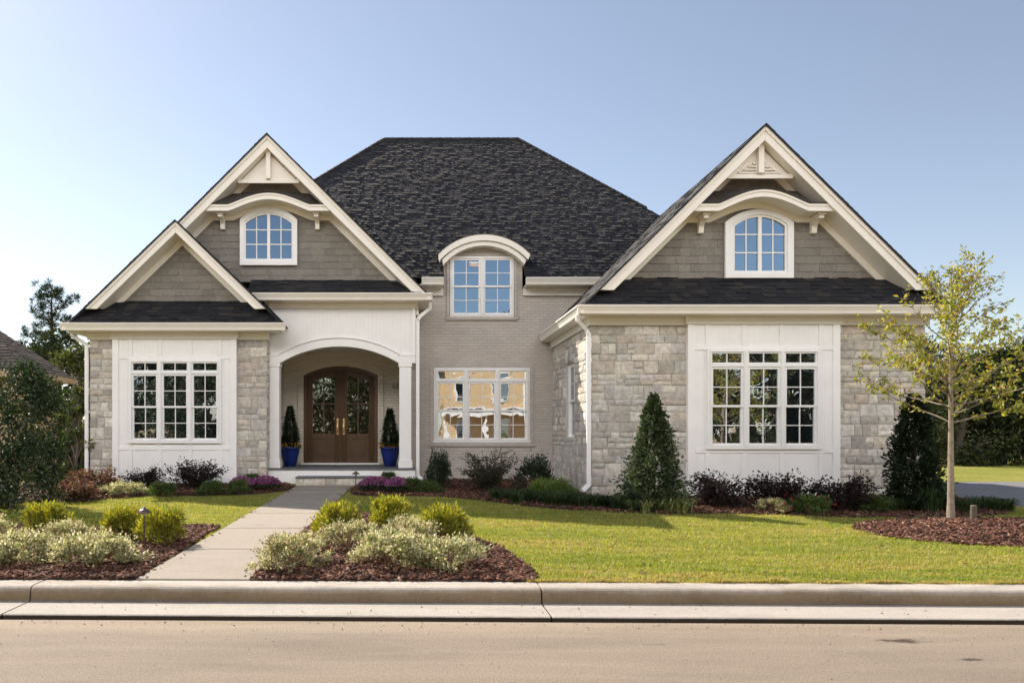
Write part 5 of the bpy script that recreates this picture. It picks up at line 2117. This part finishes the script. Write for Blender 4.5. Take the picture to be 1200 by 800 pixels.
# ------------------------------------------------------------------ young tree on the mound
def young_tree():
    rng = np.random.default_rng(23)
    X, Y = PX(1113, 11.3), 11.3
    z0 = float(mound_z(np.array([X]), np.array([Y]))[0]) - .04
    root = thing("young_tree", "slim young tree with sparse yellow green leaves in a mulch ring on the right lawn", "tree", (X, Y, z0))
    H = PZ(322, 11.3) - z0
    tr = MB()
    tp, tr_r = [], []
    for i in range(12):
        t = i / 11
        tp.append((X + .03 * math.sin(3 * t + .5) + .02 * t, Y + .03 * math.sin(4 * t), z0 + H * t))
        tr_r.append(.043 * (1 - t) ** .8 + .005 + (.014 if i == 0 else 0))
    tr.tube(tp, tr_r, 10, (.27, .22, .165))
    tr.build("trunk", M['bark'], root)
    br = MB()
    cs, ds = [], []

    def pt(t):
        i = min(int(t * 11), 10)
        f = t * 11 - i
        return Vector(tp[i]) * (1 - f) + Vector(tp[i + 1]) * f
    nb = 46
    for i in range(nb):
        t = .40 + .58 * (i / nb) + rng.uniform(-.01, .01)
        a = i * 2.4 + rng.uniform(-.4, .4)
        u = (t - .40) / .6
        ln = (1.52 * (1 - u) ** .85 + .26) * rng.uniform(.6, 1.1)
        rise = (.18 + .85 * u) + rng.uniform(-.12, .22)
        p = pt(t)
        d = Vector((math.cos(a), math.sin(a), rise)).normalized()
        pts, rad = [p], [.011 * (1 - u) + .004]
        n = 7
        for k in range(1, n + 1):
            d = (d + Vector((rng.normal(0, .10), rng.normal(0, .10), rng.normal(.03, .08)))).normalized()
            pts.append(pts[-1] + d * ln / n)
            rad.append((.011 * (1 - u) + .004) * (1 - k / n) + .002)
        br.tube(pts, rad, 5, (.22, .18, .13))
        for k in range(2, n + 1):
            for _ in range(2 if k < 4 else 4):
                dd = (d * .6 + Vector((rng.normal(0, .7), rng.normal(0, .7), rng.normal(.1, .4)))).normalized()
                l2 = rng.uniform(.10, .30) * (1 - .4 * u)
                q = pts[k] + dd * l2
                br.tube([pts[k], pts[k] + dd * l2 * .5 + Vector((0, 0, .01)), q], [.004, .003, .0018], 4, (.22, .17, .12))
                m = rng.integers(5, 12) if u < .5 else rng.integers(1, 5)
                for _ in range(m):
                    s = rng.uniform(.3, 1.05)
                    cs.append(pts[k] + dd * l2 * s + Vector(rng.normal(0, .02, 3)))
                    ds.append(dd * .4 + Vector(rng.normal(0, .6, 3)) + Vector((0, 0, -.1)))
    br.build("branch", M['bark'], root)
    c, d = np.array([tuple(v) for v in cs]), np.array([tuple(v) for v in ds])
    n = len(c)
    LL = rng.uniform(.042, .088, n)
    foliage("crown", root, c, d, LL, LL * .46, [(.30, .32, .05), (.38, .35, .065), (.20, .24, .04), (.46, .40, .10), (.34, .14, .035), (.26, .19, .06)], [4, 4, 3, 2, .35, .8], M['leaf'], rng)


young_tree()


# ------------------------------------------------------------------ surroundings
def tree(name, label, X, Y, z, h, cr, base, n, L, pal, wts, seed, group=None, mat='leaf', clumps=45, crz=.24, trunk_r=.16, cat="tree"):
    """broad tree: tapered trunk, limbs, and a ragged crown of leaf clumps"""
    rng = np.random.default_rng(seed)
    root = thing(name, label, cat, (X, Y, z), group)
    mb = MB()
    top = z + h * .9
    tp = [(X + rng.normal(0, .06), Y + rng.normal(0, .06), z - .1 + (top - z) * i / 6) for i in range(7)]
    mb.tube(tp, [trunk_r * (1 - .85 * i / 6) + .01 for i in range(7)], 8, (.13, .105, .085))
    cc = []
    for i in range(clumps):
        t = rng.uniform(base, 1)
        prof = math.sin(math.pi * min(1, (t - base) / (1 - base) * .86 + .13)) ** .7
        r = cr * prof * rng.uniform(.25, 1.0) ** .6
        a = rng.uniform(0, 2 * math.pi)
        p = np.array([X + r * math.cos(a), Y + r * math.sin(a), z + h * t])
        cc.append(p)
        if i < 24:
            k = max(1, min(5, int((t * .72) * 6)))
            b = Vector(tp[k])
            mb.tube([b, (b + Vector(p)) * .5 + Vector((0, 0, .1)), Vector(p)], [trunk_r * .35 * (1 - t) + .02, .02, .008], 5, (.13, .105, .085))
    mb.build("trunk", M['bark'], root)
    cc = np.array(cc)
    k = rng.integers(0, clumps, n)
    s = rng.normal(size=(n, 3)); s /= np.linalg.norm(s, axis=1, keepdims=True)
    sz = rng.uniform(.7, 1.3, (clumps, 1))[k] * crz * cr * np.array([1.25, 1.25, .8])
    c = cc[k] + s * (rng.uniform(0, 1, n) ** .45)[:, None] * sz
    c[:, 2] = np.maximum(c[:, 2], z + .05)
    LL = rng.uniform(.7, 1.3, n) * L
    foliage("crown", root, c, s + rng.normal(0, .5, (n, 3)) + np.array([0, 0, .2]), LL, LL * .5, pal, wts, M[mat], rng, rng.uniform(.75, 1.25, clumps)[k])


DK = [(.022, .034, .012), (.038, .052, .016), (.06, .07, .02), (.014, .022, .009)]
MDG = [(.06, .08, .02), (.10, .11, .03), (.04, .055, .016), (.15, .14, .04)]
# left: pine and trees behind the neighbour
def pine(px, Y, ztop_py, label, seed):
    rng = np.random.default_rng(seed)
    X = PX(px, Y)
    z0 = .4
    H = PZ(ztop_py, Y) - z0
    root = thing("pine_tree", label, "tree", (X, Y, z0))
    mb = MB()
    mb.tube([(X, Y, z0 - .1), (X + .05, Y, z0 + H * .5), (X, Y, z0 + H * .97)], [.16, .11, .02], 8, (.10, .07, .05))
    cs, ds = [], []
    for i in range(44):
        t = .36 + .62 * i / 44
        a = i * 2.4 + rng.uniform(-.3, .3)
        ln = (2.35 * (1 - t) ** .6 + .2) * rng.uniform(.65, 1.1)
        b = Vector((X, Y, z0 + H * t))
        e_ = b + Vector((math.cos(a) * ln, math.sin(a) * ln, ln * .28 + rng.normal(0, .1)))
        m = b * .5 + e_ * .5 + Vector((0, 0, -.06))
        mb.tube([b, m, e_], [.03, .02, .008], 4, (.10, .07, .05))
        for _ in range(int(3 + ln * 3)):
            s = rng.uniform(.35, 1.05)
            p = b.lerp(e_, s) + Vector(rng.normal(0, .10, 3))
            for _ in range(36):
                v = Vector(rng.normal(0, 1, 3)).normalized()
                cs.append(tuple(p + v * .03)); ds.append(tuple(v + Vector((math.cos(a) * .5, math.sin(a) * .5, .5))))
    mb.build("trunk", M['bark'], root)
    c, d = np.array(cs), np.array(ds)
    n = len(c)
    LL = rng.uniform(.16, .30, n)
    foliage("crown", root, c, d, LL, np.full(n, .022), [(.03, .05, .018), (.05, .07, .028), (.02, .033, .013)], [3, 2, 2], M['dleaf'], rng)


pine(60, 33, 330, "tall thin pine rising behind the neighbouring brown roof at left", 5)
tree("background_tree", "yellow green bushy tree between the pine and the left stone corner", PX(92, 27), 27, .4, 4.2, 1.5, .05, 5200, .16, MDG, [3, 2, 2, 1], 71)
tree("background_tree", "dark green tree behind the neighbouring house, low beside the left corner", PX(70, 31), 31, .4, 5.0, 2.2, .10, 5200, .2, DK, [3, 3, 1, 2], 72, mat='dleaf')
tree("garden_shrub", "sunlit yellow green shrub beside the left side of the house", PX(78, 18), 18.6, .42, 2.3, .50, .03, 9000, .07, MDG, [3, 3, 2, 1.5], 73, clumps=40, trunk_r=.04, cat="shrub")
tree("garden_shrub", "dark green shrub behind the big evergreen bush, by the neighbour's wall", PX(60, 20), 20, .42, 2.0, .9, .03, 3600, .08, DK, [3, 3, 1, 1], 74, clumps=40, trunk_r=.04, cat="shrub", mat='dleaf')

# neighbouring house on the left
nb_ = thing("neighbour_house", "neighbouring tan brick house with brown shingled hip roof at left", "house", (-16, 23.7, .4))
mb = MB()
mb.box(-24, -11.5, 22.4, 25.1, .1, 3.45)
mb.build("wall", M['nbrick'], nb_)
BROWN = [(.060, .052, .048), (.05, .044, .041), (.078, .066, .060)]
A, B, Cc, D = (-26, 22, 3.46), (-11.1, 22, 3.46), (-11.1, 25.5, 3.46), (-26, 25.5, 3.46)
r1, r2 = (-12.85, 23.75, 3.46 + 1.49), (-26, 23.75, 3.46 + 1.49)
s_, t_ = MB(), MB()
for pl in ([A, B, r1, r2], [B, Cc, r1], [Cc, D, r2, r1]):
    slab(s_, pl)
    tabs(t_, pl, .15, .15, .4, .012, BROWN, R, .004)
rf = s_.build("roof", M['deck'], nb_)
t_.build("shingles", M['nroof'], rf)
mb = MB()
mb.box(-26, -11.06, 21.95, 22.02, 3.28, 3.45)
mb.box(-11.12, -11.05, 22.021, 25.5, 3.28, 3.45)
mb.box(-26, -11.12, 22.021, 25.5, 3.29, 3.32)
mb.build("fascia", M['nbrick'], nb_)

# right: trees, fence, a neighbour's roof behind
rt = [(1010, 38, 7.4, 2.6, 81, "dark tree behind the right end of the house"), (1075, 31, 5.0, 2.0, 82, "dark green tree left of the others behind the young tree's trunk"),
      (1128, 29, 4.2, 1.9, 83, "bushy dark green tree beyond the driveway, just right of the young trunk"),
      (1178, 30, 4.4, 2.1, 84, "bushy dark tree beyond the driveway near the right edge"),
      (1235, 29, 5.0, 2.2, 85, "dark tree cut by the right edge of the frame"), (1150, 36, 4.9, 2.4, 86, "olive tree standing behind the dark trees beyond the driveway"),
      (1215, 37, 5.6, 2.6, 87, "taller olive tree far right behind the dark trees")]
for px, Y, h, cr, sd, lab in rt:
    tree("background_tree", lab, PX(px, Y), Y, .3, h, cr, .02, 6500, .17, DK if sd < 86 else MDG, [3, 3, 1.5, 2], sd, "trees beyond the driveway", 'dleaf' if sd < 86 else 'leaf', 70, .24)
fn = thing("garden_fence", "dark iron picket fence under the trees beyond the driveway", "fence", (16, 33.5, .47))
mb = MB()
for i in range(150):
    x = 15 + i * .12
    mb.box(x - .008, x + .008, 33.49, 33.51, .45, 1.75, (.02, .02, .02))
for z in (.62, 1.42):
    mb.box(14.9, 33.0, 33.485, 33.515, z - .015, z + .015, (.02, .02, .02))
mb.build("pickets", M['plain'], fn)
mb = MB()
for i in range(8):
    x = 14.94 + i * 2.4
    mb.box(x - .03, x + .03, 33.47, 33.53, .3, 1.82, (.02, .02, .02))
mb.build("fence_post", M['plain'], fn)
nh = thing("far_house", "brown roofed house half hidden behind the young tree's crown at right", "house", (32, 46, .4))
mb = MB()
mb.box(28, 42, 44, 52, .1, 3.6)
mb.build("wall", M['nbrick'], nh)
s_ = MB()
zz = 3.6
for pl in ([(27.4, 43.4, zz), (42.6, 43.4, zz), (39, 48, zz + 2.6), (31, 48, zz + 2.6)], [(27.4, 52.6, zz), (27.4, 43.4, zz), (31, 48, zz + 2.6)],
           [(42.6, 43.4, zz), (42.6, 52.6, zz), (39, 48, zz + 2.6)], [(42.6, 52.6, zz), (27.4, 52.6, zz), (31, 48, zz + 2.6), (39, 48, zz + 2.6)]):
    slab(s_, pl, .15)
for v_ in range(len(s_.c)):
    s_.c[v_] = (.15, .12, .10)
s_.build("roof", M['roof'], nh)

# across the street (seen in the window glass): house being built, trees, earth
op = thing("street_house", "tan brick house across the street, mirrored in the wide window", "house", (6, -24, 0))
mb = MB()
mb.box(2.4, 12.5, -26, -20, -.1, 7.0)
mb.prism([(2.4, 7.0), (12.5, 7.0), (7.45, 11.0)], -26, -20)
mb.build("wall", M['sbrick'], op)
mb = MB()
for x0_, z0_ in ((3.4, .8), (6.4, .8), (9.6, .8), (3.4, 4.2), (6.4, 4.2), (9.6, 4.2)):
    mb.box(x0_, x0_ + 1.3, -20.0, -19.94, z0_, z0_ + 1.9)
mb.build("window", M['vinyl'], op)
mb = MB()
for x0_, z0_ in ((3.4, .8), (6.4, .8), (9.6, .8), (3.4, 4.2), (6.4, 4.2), (9.6, 4.2)):
    mb.box(x0_ + .1, x0_ + 1.2, -19.945, -19.93, z0_ + .1, z0_ + 1.8)
mb.build("pane", M['glass'], op)
mb = MB()
mb.box(2.3, 12.6, -20.0, -19.9, 3.35, 3.65)
for x_ in (2.4, 5.6, 8.6, 12.3):
    mb.box(x_, x_ + .22, -18.6, -18.38, -.05, 3.0)
mb.box(2.2, 12.7, -18.7, -18.2, 3.0, 3.34)
mb.build("porch_beam", M['vinyl'], op)
mb = MB()
mb.box(2.2, 12.7, -19.9, -18.15, 3.36, 3.46, (.13, .11, .10))
mb.build("porch_roof", M['plain'], op)
s_ = MB()
slab(s_, [(1.8, -26.4, 6.6), (1.8, -19.6, 6.6), (7.45, -19.6, 11.2), (7.45, -26.4, 11.2)], .15)
slab(s_, [(13.1, -19.6, 6.6), (13.1, -26.4, 6.6), (7.45, -26.4, 11.2), (7.45, -19.6, 11.2)], .15)
for v_ in range(len(s_.c)):
    s_.c[v_] = (.13, .11, .10)
s_.build("roof", M['roof'], op)
for i, (x, y, h, cr) in enumerate([(-26, -17, 9, 3.6), (-20, -21, 10, 4.0), (-14, -17, 8.5, 3.4), (-8.5, -20, 9.5, 3.6), (-3, -24, 10, 3.6), (17, -20, 9, 3.6), (23, -18, 9.5, 4), (29, -20, 10, 4.2), (36, -20, 9, 4)]):
    tree("street_tree", "leafy tree across the street, mirrored in the window glass", x, y, 0, h, cr, .02, 6000, .5, DK, [3, 3, 2, 1], 200 + i, "trees across the street", 'leaf', 60, .26)
rng = np.random.default_rng(2)
for (ex0, ex1, eh) in ((-9, 3, 1.6), (-25, -11, 2.3), (18, 34, 2.4)):
    mb = MB()
    vs, fs = [], []
    for i in range(25):
        for k in range(13):
            u, v_ = i / 24, k / 12
            vs.append((ex0 + (ex1 - ex0) * u, -16 + 5 * v_, max(-.05, eh * math.sin(math.pi * u) ** .7 * math.sin(math.pi * v_) * (.7 + .3 * math.sin(9 * u + 3 * v_) + rng.uniform(-.08, .08)) - .04)))
    for i in range(24):
        for k in range(12):
            a = i * 13 + k
            fs.append((a, a + 13, a + 14, a + 1))
    mb.add(vs, fs)
    tag(mb.build("earth_mound", M['dirt'], smooth=True), None, None, kind="structure")
